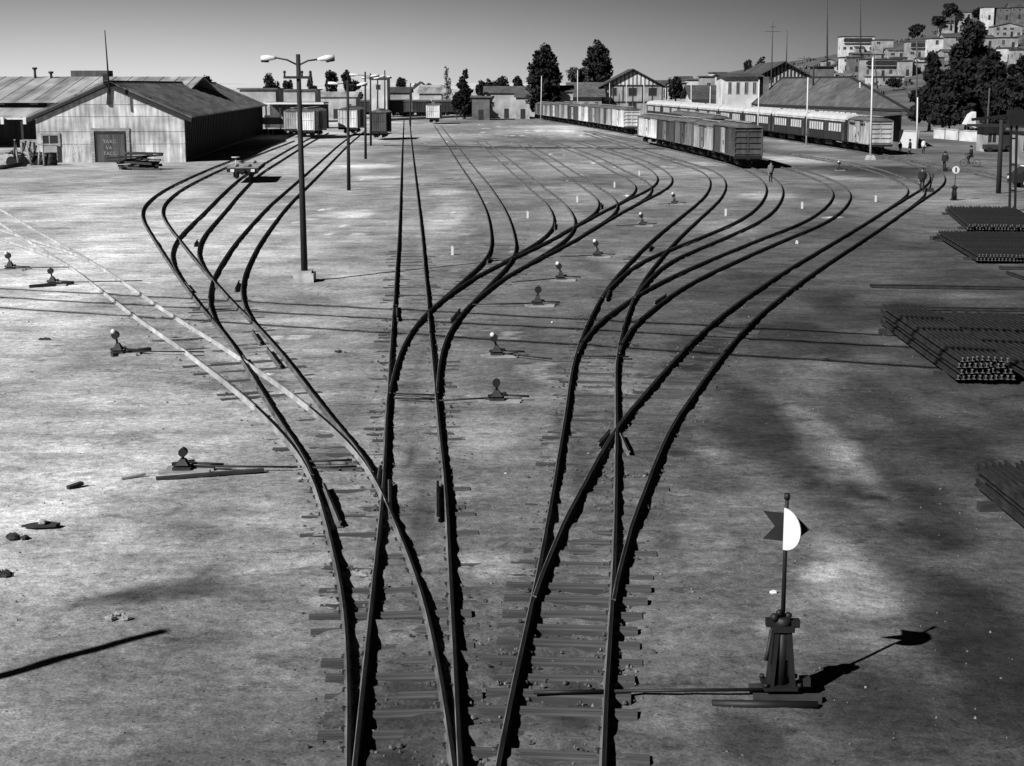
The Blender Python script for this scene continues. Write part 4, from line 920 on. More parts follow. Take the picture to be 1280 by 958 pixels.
# flat wagon with tall hand brake
p = G(312, 226.5); fw = thing('flat_wagon', 'empty low flat wagon with upright brake wheel casting a dark shadow', 'flat wagon', (p.x - .3, p.y, .15), 0)
f = along('D2', 113.5); x, y, a = f(3.2); fw.location = (x, y, .15); fw.rotation_euler = (0, 0, a)
mb = MB(); mb.box((0, 0, .98), (7.6, 2.3, .12)); part('deck', mb, M_wood, fw)
mb = MB()
for s in (-1, 1): mb.box((0, s * 1.05, .8), (7.4, .14, .26)); mb.box((s * 3.75, 0, .82), (.16, 2.3, .3)); mb.box((s * 4.0, 0, .78), (.5, .3, .22))
for s in (-1, 1):
    for k in range(5): mb.box((-3.2 + k * 1.6, s * 1.18, .86), (.12, .1, .22))
part('underframe', mb, M_black, fw)
for s in (-1, 1): bogie(fw, s * 2.7, wb=1.3, r=.5)
for s in (-.75, .75): mb = MB(); mb.box((-3.87, s, .8), (.1, .28, .2)); part('buffer_plate', mb, M_offwhite, fw)
mb = MB(); mb.tube([(-3.6, .5, 1.0), (-3.6, .5, 1.75)], .035, 8); mb.disc((-3.6, .5, 1.77), .3, .05, 'z', 16); part('brake_wheel', mb, M_polewhite, fw)
# ------------------------------------------------------------------ lamp posts and poles
def lamp(name, label, foot, top, arms, r=.11, mp=M_pole, block=True, cross=None, group=None, ant=0):
    g = G(*foot); D = g.y; H = A(top[0], top[1], D).z; o = thing(name, label, 'lamp post', (g.x, g.y, 0), 0, group)
    lean = A(top[0], top[1], D).x - g.x; tp = Vector((lean * 0 + (lean if abs(lean) < .4 else .4 * lean / abs(lean)), 0, H))
    mb = MB(); mb.tube([(0, 0, -.3), tp], [r * 1.25, r * .75], 12); part('pole', mb, mp, o)
    if block: mb = MB(); mb.box((0, 0, .16), (.75, .75, .34)); mb.box((.04, 0, .36), (.5, .5, .1)); part('footing', mb, M_conc, o)
    for (ax, ay, bx, by, hx, hy) in arms:                    # arm start, arm end, lamp head tip (pixels)
        a_, b_, h_ = A(ax, ay, D), A(bx, by, D), A(hx, hy, D); q = Vector((g.x, g.y, 0))
        a_.x = g.x + tp.x * (a_.z / H); mb = MB(); mid = (a_ + b_) / 2 + Vector((0, 0, .06)); mb.tube([a_ - q, mid - q, b_ - q], .035, 6); ar = part('arm', mb, M_iron, o)
        mb = MB(); d_ = h_ - b_; k = 1.0
        mb.tube([b_ - q, b_ - q + d_ * .2, b_ - q + d_ * .55, h_ - q], [.05, .08, .115, .09], 10); part('lamp_head', mb, M_alum, o)
        mb = MB(); mb.tube([b_ - q + d_ * .5 - Vector((0, 0, .09)), h_ - q - Vector((0, 0, .08))], [.07, .065], 8); part('lamp_glass', mb, M_trim, o)
    if cross:
        a_, b_ = A(cross[0], cross[2], D), A(cross[1], cross[2], D); q = Vector((g.x, g.y, 0)); mb = MB(); mb.bar(a_ - q - Vector((0, .12, 0)), b_ - q - Vector((0, .12, 0)), .09); cr = part('crossarm', mb, M_pole, o)
        for t in (.04, .66, .96): mb = MB(); c_ = ins(a_, b_, t) - q - Vector((0, .12, 0)); mb.tube([c_, c_ + Vector((0, 0, .16))], .035, 6); mb.ball(c_ + Vector((0, 0, .19)), .055, 6); part('insulator', mb, M_black, cr)
    return o
lamp('lamp_post', 'tallest dark double lamp post on a pale concrete footing at centre left', (381, 352), (372.5, 68), [(371, 82, 345, 72.5, 326.5, 73), (374, 82, 397, 74.5, 418, 71.5)], .105, cross=(355, 390, 97))
lamp('lamp_post', 'second dark double lamp post, thinner, beyond the tall one', (436, 238), (434.5, 100), [(434.5, 106, 424, 105, 410, 104), (435, 107, 446, 107, 459, 104)], .11, block=False)
lamp('lamp_post', 'third dark double lamp post with hooped top', (457, 199), (456.5, 90), [(456.5, 96, 449, 94, 437, 93.5), (457, 96, 463, 95.5, 474, 94)], .11, block=False)
lamp('lamp_post', 'fourth dark double lamp post beside the dark lone boxcar', (463.5, 182.5), (463, 92), [(463, 99, 459, 98, 452, 97), (463, 99, 467, 98.5, 476, 97)], .11, block=False)
lamp('lamp_post', 'slim dark double lamp post between the fourth and the farthest', (472, 172), (472, 93), [(472, 97, 468, 96, 462, 95.5), (472, 97, 475, 96, 481, 95)], .11, block=False)
lamp('lamp_post', 'dark single lamp post seen above the dark lone boxcar', (481, 165), (481, 88), [(481, 97, 483.5, 96.5, 489, 96)], .12, block=False)
lamp('lamp_post', 'farthest lamp post with one pale lamp left of the bare poplar', (513, 158), (513, 104), [(513, 107, 514.5, 106, 519, 106)], .12, block=False)
def pole(name, label, foot, top, r0, r1, m, cat='pole', block=0, cross=None, group=None, D=None):
    g = G(*foot) if D is None else A(foot[0], foot[1], D); t = A(top[0], top[1], g.y); o = thing(name, label, cat, tuple(g), 0, group); t = t - g
    mb = MB(); mb.tube([(0, 0, -.2), t], [r0, r1], 10); part('shaft', mb, m, o)
    if block: mb = MB(); mb.prism([(-.45, 0), (.45, 0), (.25, block), (-.25, block)], 'y', -.5, .5); part('footing', mb, M_conc, o)
    if cross:
        for (z, hw_) in cross: mb = MB(); c_ = t * z; mb.bar(c_ + Vector((-hw_, -.1, 0)), c_ + Vector((hw_, -.1, 0)), .09); part('crossarm', mb, m, o)
    return o
for i, (fx_, fy, tx, ty, lb) in enumerate([(1088, 200, 1091, 72, 'tallest white lamp pole, standing before the grey boxcar with the emblem'), (1008, 181, 1010, 97, 'white pole before the first coaches of the passenger train'),
    (947, 176, 949, 100, 'white pole rising over the dark brown boxcar'), (1146, 186, 1147, 122, 'white pole at the right end of the station canopy'), (1075, 176, 1075, 103, 'thin white pole behind the grey boxcar with the emblem'),
    (902, 163, 903, 101, 'white pole before the pale stone station building'), (887, 159, 888, 108, 'white pole left of the pale stone station building'), (864, 155, 864, 104, 'white pole by the tiled shed roof'),
    (831, 150, 832, 110, 'white pole at the right corner of the half timbered house'), (805, 147, 805, 101, 'white pole before the right window of the half timbered house'), (783, 145, 783, 102, 'white pole before the middle of the half timbered house'),
    (762, 143, 762, 104, 'white pole at the left corner of the half timbered house'), (676, 151, 677, 95, 'white pole before the broad dark tree'), (722, 153, 722, 88, 'grey pole before the lighter tree')]):
    pole('white_pole', lb, (fx_, fy), (tx, ty), .11, .07, M_polewhite, 'pole', .45 if i == 0 else 0, group='white poles along the station tracks')
pole('utility_pole', 'leaning dark wooden pole at the right edge near the kiosk', (1248, 242), (1252, 150), .17, .14, M_pole, 'utility pole')
pole('wooden_pole', 'slim grey wooden pole in front of the whitewashed wall', (1233, 180), (1237, 110), .12, .09, M_bark, 'pole')
pole('guy_pole', 'thin dark wooden pole before the big trees at the station end', (1146, 176), (1146, 45), .12, .08, M_bark, 'utility pole', cross=[(.97, 1.0)])
g = G(1265.5, 264); tw = thing('twin_steel_post', 'twin rail steel post with dark box top at the right edge', 'post', (g.x, g.y, 0)); t = A(1268, 134, g.y) - g
for s in (-.16, .16): mb = MB(); mb.bar((s, 0, -.2), (t.x + s, 0, t.z), .1, .12); part('upright', mb, M_black, tw)
for k in range(4): mb = MB(); z = t.z * (.2 + .25 * k); mb.box((t.x * z / t.z, 0, z), (.4, .06, .1)); part('brace', mb, M_black, tw)
mb = MB(); mb.bar((t.x - 2.4, 0, t.z * .88), (t.x + 1.4, 0, t.z * .95), .16); mb.box((t.x + .1, 0, t.z * .9), (.9, .5, .9)); part('crossarm', mb, M_black, tw)
for fx_, fy, tx, ty, D, r, cr, lb in ((964, 110, 966, 28, 240, .12, [(.86, 1.2), (.93, .5)], 'mast with a short crossbar rising behind the broad station gable'), (983, 80, 984, 38, 235, .09, None, 'thin pole standing on the apex of the broad station gable'),
     (1034, 95, 1034, -40, 345, .2, None, 'tall grey lattice radio mast behind the dark brick tower'), (1076, 70, 1075, -40, 480, .22, None, 'tall thin radio mast above the long white veranda house'), (1005, 100, 1005, 70, 300, .12, [(.9, 1.3)], 'small telegraph pole behind the right slope of the broad station gable'), (1097, 110, 1092, 60, 300, .12, [(.95, .9)], 'dark telegraph pole behind the hipped station roof')):
    pole('mast', lb, (fx_, fy), (tx, ty), r, r * .6, M_bark, 'mast', D=D, cross=cr)
g = A(1034, 95, 345)
# post off the left edge whose shadow falls into the picture, and the high wires that stripe the yard
k = 1 / math.tan(SUN_EL); sdir = Vector((math.sin(SUN_AZ), math.cos(SUN_AZ), 0))
tip = G(203, 789); Hp = 6.0; b_ = tip - sdir * Hp * k; o = thing('lamp_mast', 'plain dark post beyond the left edge throwing the long straight shadow at the lower left', 'post', (b_.x, b_.y, 0)); mb = MB(); mb.tube([(0, 0, -.2), (0, 0, Hp)], [.15, .1], 10); part('shaft', mb, M_pole, o)
Hw = 12.5; ends = []
for i, (p0, p1, lb) in enumerate((((0, 362), (1100, 419), 'upper'), ((0, 373), (1100, 433), 'middle'), ((0, 386), (1130, 458), 'lower'))):
    a_, b_ = G(*p0), G(*p1); d_ = (b_ - a_).normalized(); a2, b2 = a_ - d_ * 22 - sdir * Hw * k, b_ + d_ * 34 - sdir * Hw * k; ends.append((a2, b2))
    n = 14; pts = [ins(a2, b2, t / n) + Vector((0, 0, Hw + .35 - 1.2 * (t / n) * (1 - t / n))) for t in range(n + 1)]
    mb = MB(); mb.tube(pts, .085, 6); o = link('overhead_cable', mb.mesh('overhead_cable', M_rope)); tag(o, {'upper': 'overhead cable casting the farthest of the three shadow lines across the yard', 'middle': 'overhead cable casting the middle of the three shadow lines across the yard', 'lower': 'overhead cable casting the nearest of the three shadow lines across the yard'}[lb], 'cable')
for j, lb in ((0, 'wooden cable pole beyond the left edge carrying the three overhead cables'), (1, 'wooden cable pole beyond the right edge carrying the three overhead cables')):
    c_ = sum((e[j] for e in ends), Vector()) / 3; o = thing('cable_pole', lb, 'utility pole', (c_.x, c_.y, 0)); mb = MB(); mb.tube([(0, 0, -.3), (0, 0, Hw + .8)], [.2, .13], 10); part('shaft', mb, M_pole, o)
    mb = MB(); mb.bar(ends[0][j] - c_ + Vector((0, 0, Hw + .25)), ends[2][j] - c_ + Vector((0, 0, Hw + .25)), .14); part('crossarm', mb, M_pole, o)
# ------------------------------------------------------------------ switch stands
def tall_stand(label, foot, cat='switch stand', disc=False, h=2.32, rods=None):
    g = G(*foot); o = thing('switch_stand', label, cat, (g.x, g.y, 0))
    if not disc:
        mb = MB(); mb.box((-.0, .13, .03), (.7, .15, .1), .02); mb.box((.06, -.15, .025), (.8, .13, .09), -.015); part('head_block', mb, M_darkwood, o)
        z0 = .13
    else: z0 = 0
    mb = MB(); mb.box((-.02, 0, z0 + .02), (.4, .36, .04)); q0, q1, hh = .13, .07, .74
    for s in (-1, 1):
        mb.add([(s * (q0 - .03), -.13, z0 + .04), (s * (q0 + .03), -.13, z0 + .04), (s * (q0 + .03), .13, z0 + .04), (s * (q0 - .03), .13, z0 + .04), (s * (q1 - .03), -.08, z0 + hh), (s * (q1 + .03), -.08, z0 + hh), (s * (q1 + .03), .08, z0 + hh), (s * (q1 - .03), .08, z0 + hh)],
               [(0, 1, 5, 4), (1, 2, 6, 5), (2, 3, 7, 6), (3, 0, 4, 7), (4, 5, 6, 7), (3, 2, 1, 0)])
        for q in (-.15, .15): mb.tube([(s * .2, q, z0 + .04), (s * .2, q, z0 + .085)], .03, 6)
    mb.box((0, 0, z0 + hh * .72), (.2, .14, hh * .5)); mb.tube([(0, -.02, z0 + .04), (0, -.02, z0 + hh)], [.075, .06], 10); mb.box((0, 0, z0 + hh), (.26, .22, .07))
    part('stand_frame', mb, M_black, o)
    mb = MB(); mb.tube([(0, 0, z0 + hh), (0, 0, z0 + hh + .13)], [.11, .10], 10); mb.box((-.13, 0, z0 + hh + .06), (.14, .1, .09)); mb.box((.13, 0, z0 + hh + .05), (.14, .1, .09)); mb.ball((-.11, -.05, z0 + hh + .14), .05, 8); mb.ball((.07, .03, z0 + hh + .13), .045, 8); mb.ball((-.05, -.03, z0 + hh + .19), .04, 8); hd = part('head', mb, M_black, o)
    mb = MB(); mb.tube([(-.15, -.1, z0 + hh), (-.19, -.14, z0 + .5), (-.21, -.15, z0 + .38)], [.022, .02, .028], 8); part('throw_lever', mb, M_iron, hd)
    mb = MB(); mb.tube([(0, 0, z0 + hh), (0, 0, h)], [.028, .022], 10); mb.tube([(0, 0, h - .02), (0, 0, h + .05)], .034, 8); part('spindle', mb, M_black, o)
    return o, z0
so_, z0 = tall_stand('tall black switch stand with half white target and arrow blade in the right foreground', (975, 870), h=2.46)
mb = MB(); zc = 2.09                                           # half disc and swallow-tailed arrow on the spindle
mb.disc((.0, -.04, zc), .255, .012, 'y', 16, a0=-math.pi / 2, a1=math.pi / 2); hd = part('half_disc', mb, M_white, so_)
mb = MB(); Zs = [(-.27, .18), (-.02, .17), (.27, .13), (.30, 0), (.27, -.13), (-.02, -.17), (-.27, -.18), (-.13, 0)]
mb.prism([(-.28, zc + .17), (.08, zc + .17), (.27, zc), (.08, zc - .17), (-.28, zc - .17), (-.14, zc)], 'y', .03, .044)
part('arrow_blade', mb, M_black, so_)
so_.rotation_euler = (0, 0, R(30)); hd.rotation_euler = (0, 0, R(28))
b_ = so_.location
def rod(parent, p0, p1, r=.022, z=.08, name='connecting_rod'):
    Mi = Matrix.Rotation(-parent.rotation_euler.z, 3, 'Z'); q = Vector(parent.location); mb = MB(); mb.tube([Mi @ (G(*p0, z) - q), Mi @ (G(*p1, z) - q)], r, 8); return part(name, mb, M_black, parent)
so_.rotation_euler = (0, 0, 0)
for c in kids(so_):
    if c.name.startswith(('half_disc', 'arrow_blade')): c.rotation_euler = (0, 0, R(-50) if c.name.startswith('half') else R(-22))
    if c.name.startswith('head_block'): c.rotation_euler = (0, 0, 0)
rod(so_, (768, 864), (965, 862), .022); rod(so_, (890, 880), (1022, 882), .055, .02, 'head_timber')
g2 = G(1028, 879) - Vector(b_); mb = MB(); mb.tube([(0, .05, .16), (g2.x * .6, g2.y * .1 + .1, .12)], .03, 8); mb.box((.3, .05, .17), (.12, .12, .1)); part('crank_arm', mb, M_iron, so_)
s2, z2 = tall_stand('white round disc signal on a dark tapered post behind the rail stacks', (1192.5, 250.5), 'signal', True, h=1.9)
s2.scale = (1, 1, 1)
Dg = s2.location.y; zc = A(1193, 212.5, Dg).z; r = 4.6 * Dg / F
for c in kids(s2):
    if c.name.startswith('spindle'): pass
mb = MB(); mb.disc((0, -.05, zc), r, .03, 'y', 24); dsc = part('target_disc', mb, M_white, s2); mb = MB(); mb.box((0, -.07, zc), (.09, .015, r * 1.2)); part('disc_bar', mb, M_black, dsc)
mb = MB(); mb.box((-.62, .1, zc), (.3, .04, .22)); mb.bar((0, .05, zc), (-.5, .08, zc), .03); part('side_arm', mb, M_black, s2)
# low ground throws with a round weight
def low_stand(label, foot, h, lean=0, white=True, to=None, block=1.2):
    g = G(*foot); o = thing('ground_throw', label, 'switch lever', (g.x, g.y, 0), random.uniform(-.35, .35) if not to else 0, 'low ground throws beside the switches')
    mb = MB(); mb.box((.05, -.12, .015), (block * .8, .15, .10), .02); mb.box((.12, .14, .01), (block * .75, .14, .09), -.03); part('head_block', mb, M_wood, o)
    mb = MB(); mb.box((0, 0, .085), (.34, .34, .06)); mb.add([(-.13, -.13, .15), (.13, -.13, .15), (.13, .13, .15), (-.13, .13, .15), (-.045, -.06, h * .5), (.045, -.06, h * .5), (.045, .06, h * .5), (-.045, .06, h * .5)], [(0, 1, 5, 4), (1, 2, 6, 5), (2, 3, 7, 6), (3, 0, 4, 7), (4, 5, 6, 7)])
    mb.bar((-.2, -.05, .16), (.22, .05, .2), .06); part('stand_frame', mb, M_iron, o)
    lean += random.uniform(-.07, .05); c = Vector((lean, -.02, h * random.uniform(.74, .84))); mb = MB(); mb.tube([(0, 0, h * .4), c, c + Vector((lean * .3 + .01, 0, h * .2))], [.03, .03, .02], 8); part('lever', mb, M_black, o)
    w = MB(); w.disc(c, h * .155, .14, 'y', 18); ww = part('weight', w, M_black, o)
    if white: mb = MB(); mb.ball(c + Vector((-h * .07, -.03, h * .15)), h * .11, 8); part('weight_cap', mb, M_white, ww)
    mb = MB(); mb.tube([(.15, .05, .16), (.5, .12, .13), (.75, .1, .12)], .025, 6); part('crank', mb, M_black, o)
    if to: mb = MB(); mb.tube([(0, .1, .09), G(*to, .09) - Vector(o.location)], .02, 6); part('connecting_rod', mb, M_black, o)
    return o
for a in [('ground throw with pale topped weight right of the middle tracks, upper of the near pair', (621, 446), .62, -.04, True, (690, 449)), ('ground throw with all dark weight and long rod, lower of the near pair', (621, 503), .58, .0, False, (548, 501)),
          ('upright dark ground throw with a long rod to the left, below the curving lead', (672, 383), .72, .0, False, (585, 381)), ('white topped ground throw, nearest of the row along the curving lead', (701, 351), .72, -.02, True, (640, 353)),
          ('white topped ground throw second in the row along the curving lead', (747, 322), .75, -.03, True, (700, 321)), ('white topped ground throw third in the row along the curving lead', (803, 283), .72, -.05, True, (770, 282.5)),
          ('dark ground throw farthest in the row along the curving lead', (843, 256), .75, 0, True, (823, 255.5)), ('small ground throw before the white lamp pole in the right background', (1049, 213.5), .8, 0, True, (1075, 213)),
          ('ground throw on a long timber at the left, nearest the camera', (229, 590), .52, -.01, False, (372, 584)), ('pale topped ground throw on the left below the pale railed track', (148, 444), .66, -.01, True, (255, 440)),
          ('ground throw left of the pale railed switch, nearer one', (66, 357), .66, .02, False, (178, 351)), ('ground throw at the extreme left edge by the pale railed switch', (13, 338), .72, 0, True, (90, 334))]:
    low_stand(*a)
# switch lever stand by the standing man at the far right
g = G(1162, 240); o = thing('lever_stand', 'slanting dark switch lever at the feet of the man on the right hand track', 'switch lever', (g.x, g.y, 0)); mb = MB(); mb.box((0, 0, .12), (.5, .4, .24)); part('base', mb, M_iron, o); mb = MB(); mb.tube([(0, 0, .2), (.1, 0, .7), (.2, 0, 1.15)], [.07, .05, .06], 8); part('lever', mb, M_black, o)
# fouling posts: small white markers
for px, py, lb in ((565.5, 319, 'small white marker post right of the straight middle track'), (659.5, 273, 'small white marker post left of the first hooked siding'), (721.5, 253, 'small white marker post between the first and second hooked siding'), (768, 234.5, 'small white marker post between the second and third hooked siding'),
                   (799, 219.5, 'small white marker post inside the bend of the middle lead'), (1002.5, 261, 'small white marker post inside the bend of the outer siding'), (1094.5, 252.5, 'small white marker post left of the far right lead'), (907, 270, 'small white marker post inside the bend of the boxcar siding'),
                   (996, 305, 'tiny white marker stone below the outer siding')):
    g = G(px, py); o = thing('marker_post', lb, 'marker post', (g.x, g.y, 0), 0, 'white marker posts'); h = .36 if px != 996 else .12
    mb = MB(); mb.box((0, 0, h / 2), (.11, .1, h)); mb.prism([(-.055, h), (.055, h), (0, h + .05)], 'y', -.05, .05); part('post', mb, M_white, o)
# ------------------------------------------------------------------ stacks of rails at the right
RM = MB(); K = len(RAILP)
def rail_obj(L):
    mb = MB(); mb.prism(RAILP, 'y', 0, L)
    for i in (0, 1): mb.m[i] = 1
    return mb.mesh('steel_rail', [M_stack, M_stackend])
def stack(label, group, P, n, layers, L, ang, pitch=.135, bearers=True, jit=.25, fl=None):
    me = rail_obj(L); rz = ang; Q = Matrix.Rotation(rz, 3, 'Z'); p = Vector((P.x, P.y, 0)); lh = .152
    if bearers:
        for t, w_ in ((.12, 'near'), (.85, 'far')):
            mb = MB(); mb.box((0, 0, .06), (n * pitch + .5, .18, .14)); o = link('timber_bearer', mb.mesh('timber_bearer', M_darkwood), None, p + Q @ Vector((n * pitch / 2, L * t, 0)), (0, 0, rz)); tag(o, 'dark timber bearer under the %s end of the %s' % (w_, group.replace('rails in the ', '')), 'timber')
    for k in range(layers):
        nn = n - k if k < 2 else n - 2
        for i in range(nn):
            o = link('steel_rail', me, None, p + Q @ Vector((pitch * (i + .5 + (k % 2) * .5) , random.uniform(-jit, jit) * (1 if k else .4), .131 + k * lh)), (0, 0, rz + random.uniform(-.0025, .0025)))
            tag(o, label, 'rail', group)
p0 = G(1193, 481); stack('rusty rail lying in the big four layer rail stack at the right', 'rails in the big near right stack', p0, 11, 4, 9.2, math.atan2(10.85 - 11.15, 9.2), jit=.12)
p1 = G(1272, 474); stack('rusty rail lying in the loose spread just right of the big four layer stack', 'rails in the loose spread', Vector((p0.x + 1.75, p0.y - .2, 0)), 18, 2, 9.6, math.atan2(.1, 9.2), pitch=.16, jit=.5)
p2 = G(1219, 330); stack('rusty rail lying in the wide low stack in front of the farthest stack', 'rails in the wide low stack', p2, 30, 2, 10.4, R(-6.5), pitch=.145, jit=.12)
p3 = G(1207, 290); stack('rusty rail lying in the farthest rail stack', 'rails in the farthest stack', p3, 26, 2, 12, R(-10.5), pitch=.15, jit=.3)
p4 = G(1285, 690); stack('rusty rail lying in the dark stack cut by the right edge in the foreground', 'rails in the foreground edge stack', Vector((8.35, 18.6, 0)), 14, 3, 7.9, R(.5), pitch=.14, jit=.15)
for (q0, q1, w_, lb) in (((1087, 360), (1310, 363.5), .15, 'single long dark rail lying crosswise between the rail stacks'), ((1150, 388.5), (1310, 391), .14, 'dark beam lying crosswise at the far end of the big rail stack'), ((1165, 396), (1310, 398.5), .2, 'second dark timber lying crosswise behind the big rail stack'), ((1248, 337), (1300, 339), .16, 'short dark rail lying in front of the wide low stack'), ((1258, 343), (1300, 357), .13, 'slanting rail lying at the right edge in front of the wide low stack')):
    a_, b_ = G(*q0), G(*q1); d_ = b_ - a_; mb = MB(); mb.prism([(u * w_ / .125, v) for u, v in RAILP], 'y', 0, d_.length); o = link('steel_rail' if 'rail' in lb.split(' lying')[0] else 'timber_beam', mb.mesh('rail', M_stack), None, (a_.x, a_.y, .03), (0, 0, math.atan2(d_.y, d_.x) - math.pi / 2)); tag(o, lb, 'rail' if o.name.startswith('steel') else 'timber')
g = G(1168, 300); mb = MB(); mb.box((.5, .2, .09), (1.6, .22, .2), .5); o = link('timber_block', mb.mesh('timber_block', M_darkwood), None, (g.x, g.y, 0)); tag(o, 'stub of dark timber under the back corner of the wide low rail stack', 'timber')
# ------------------------------------------------------------------ litter on the ground
def rock(mb, n, spread, r, z=0):
    for q in range(n):
        c = (random.uniform(-spread, spread), random.uniform(-spread, spread) * .7, z + r * .3); k = len(mb.v); mb.ball(c, r * random.uniform(.55, 1.2), 6, 0, (random.uniform(.8, 1.4), random.uniform(.7, 1.2), random.uniform(.5, .9)))
        for j in range(k, len(mb.v)): v = mb.v[j]; mb.v[j] = tuple(c[a] + (v[a] - c[a]) * random.uniform(.65, 1.2) for a in range(3))
        for j in range(len(mb.sm)): mb.sm[j] = False
def plank(label, p0, p1, w_=.1, h=.06, m=M_darkwood, name='plank', cat='plank'):
    a_, b_ = G(*p0), G(*p1); mb = MB(); mb.bar((0, 0, h / 2), (b_.x - a_.x, b_.y - a_.y, h / 2 + .03), w_, h); o = link(name, mb.mesh(name, m), None, (a_.x, a_.y, .0)); return tag(o, label, cat)
plank('short dark stick on the dirt left of the nearest ground throw', (85, 612), (103, 608)); plank('long half buried timber beside the nearest left ground throw', (195, 600), (330, 591), .12, .05, M_darkwood, 'half_buried_timber', 'timber')
plank('thin pale stick above the long half buried timber', (152, 600), (182, 596), .05, .04, M_wood); plank('long half buried timber beside the left edge ground throws', (37, 360), (92, 356), .14, .1, M_darkwood, 'half_buried_timber', 'timber')
plank('half buried timber by the pale topped ground throw on the left', (140, 446), (188, 440), .14, .1, M_darkwood, 'half_buried_timber', 'timber')
g = G(52, 661); o = thing('scrap_board', 'splintered board with a lump on it lying at the left edge of the dirt', 'board', (g.x, g.y, 0)); mb = MB(); mb.add([(-.34, .02, .02), (-.1, -.09, .03), (.26, -.07, .05), (.3, .05, .05), (.05, .12, .06), (-.2, .06, .04), (-.34, .02, .05), (-.1, -.09, .06), (.26, -.07, .09), (.3, .05, .09), (.05, .12, .1), (-.2, .06, .08)], [(0, 1, 7, 6), (1, 2, 8, 7), (2, 3, 9, 8), (3, 4, 10, 9), (4, 5, 11, 10), (5, 0, 6, 11), (6, 7, 8, 9, 10, 11)]); part('board', mb, M_darkwood, o); mb = MB(); rock(mb, 2, .04, .06, .1); part('lump', mb, M_wallp, o)
for px, py, lb in ((22, 675, 'small dark lump left below the splintered board'), (2, 719, 'small dark lump at the very left edge of the dirt'), (57, 425, 'dark heap of scraps in the pale dust at upper left'), (425, 441, 'small grey stump with a stick right of the tall lamp footing'), (153, 772, 'pale and dark rubble lump below the oil stain')):
    g = G(px, py); mb = MB()
    rock(mb, 7, .16, .07)
    o = link('rubble_heap', mb.mesh('rubble_heap', M_darkwood if px != 153 else M_wood), None, (g.x, g.y, 0)); tag(o, lb, 'rubble')
for px, py, lb in ((632, 593, 'bright white stone right of the middle tracks'), (690, 404, 'small white stone between the cable shadows'), (967, 742, 'pale tin can lying left of the tall black switch stand')):
    g = G(px, py); mb = MB(); rock(mb, 1, .0, .055); o = link('white_stone', mb.mesh('white_stone', M_offwhite), None, (g.x, g.y, 0)); tag(o, lb, 'stone')
# timber pile before the goods shed: every timber a thing
g = G(148, 213); w_ = 50 * g.y / F; i = 0
for layer in range(6):
    for q in range(8 - layer):
        L = random.uniform(1.9, 3.0); x = g.x + random.uniform(.5, w_ - .9) - layer * .03; y = g.y + random.uniform(-.4, 2.2)
        mb = MB(); mb.box((0, 0, 0), (L, .24, .15)); o = link('old_sleeper', mb.mesh('old_sleeper', random.choice([M_darkwood, M_bark, M_bark, M_darkwood])), None, (x, y, .1 + layer * .25 + random.uniform(0, .05)), (random.uniform(-.1, .1), random.uniform(-.08, .08), random.uniform(-.35, .35)))
        tag(o, 'old sleeper in the heaped timber pile before the goods shed', 'timber', 'old sleepers piled before the goods shed')
# junk heap left of the shed
g = G(36, 205); s_ = g.y / F
cr = thing('wooden_crate', 'large pale plywood crate behind the scrap heap left of the goods shed', 'crate', (g.x - .1, g.y + 2.2, 0)); mb = MB(); mb.box((0, .8, 1.05), (2.6, 1.6, 2.1)); part('box', mb, M_wood, cr)
mb = MB()
for x in (-1.05, 0, 1.05): mb.box((x, -.03, .95), (.12, .06, 1.9))
part('batten', mb, M_darkwood, cr)
for i in range(30):
    px, py = random.uniform(12, 58), random.uniform(203, 209); q = G(px, py); mb = MB(); k_ = random.random()
    if k_ < .4: mb.disc((0, 0, .28), .3, .16, 'y', 14); nm_, ct = 'scrap_disc', 'disc'; lb = 'rusty round iron disc in the scrap heap left of the goods shed'
    elif k_ < .7: mb.tube([(0, 0, .05), (random.uniform(-.3, .3), .1, random.uniform(.8, 1.5))], .06, 7); nm_, ct = 'scrap_pipe', 'pipe'; lb = 'upright scrap pipe in the scrap heap left of the goods shed'
    else: mb.box((0, 0, .25), (.6, .5, .5), random.random()); mb.bar((-.4, 0, .5), (.4, .2, .7), .1); nm_, ct = 'scrap_casting', 'scrap'; lb = 'dark iron casting in the scrap heap left of the goods shed'
    o = link(nm_, mb.mesh(nm_, random.choice([M_iron, M_black, M_wood])), None, (q.x, q.y, 0), (random.uniform(-.3, .3), random.uniform(-.3, .3), random.random() * 3), (1.5, 1.5, 1.6)); tag(o, lb, ct, {'disc': 'scrap discs', 'pipe': 'scrap pipes', 'scrap': 'scrap castings'}[ct] + ' left of the goods shed')
g = G(64.5, 207); o = thing('oil_drum', 'dark upright drum before the side door of the goods shed', 'drum', (g.x, g.y, 0)); mb = MB(); mb.tube([(0, 0, 0), (0, 0, 1.15)], .52, 16); part('barrel', mb, M_black, o)
mb = MB()
for z in (.05, .4, .78, 1.12): mb.tube([(0, 0, z - .03), (0, 0, z + .03)], .55, 16)
part('hoop', mb, M_iron, o)
o = link('scrap_pipe', MB().tube([(0, 0, .15), (1.3, 2.2, .3)], .2, 10).mesh('scrap_pipe', M_iron), None, G(-2, 212)); tag(o, 'thick dark pipe lying at the left edge before the scrap heap', 'pipe')
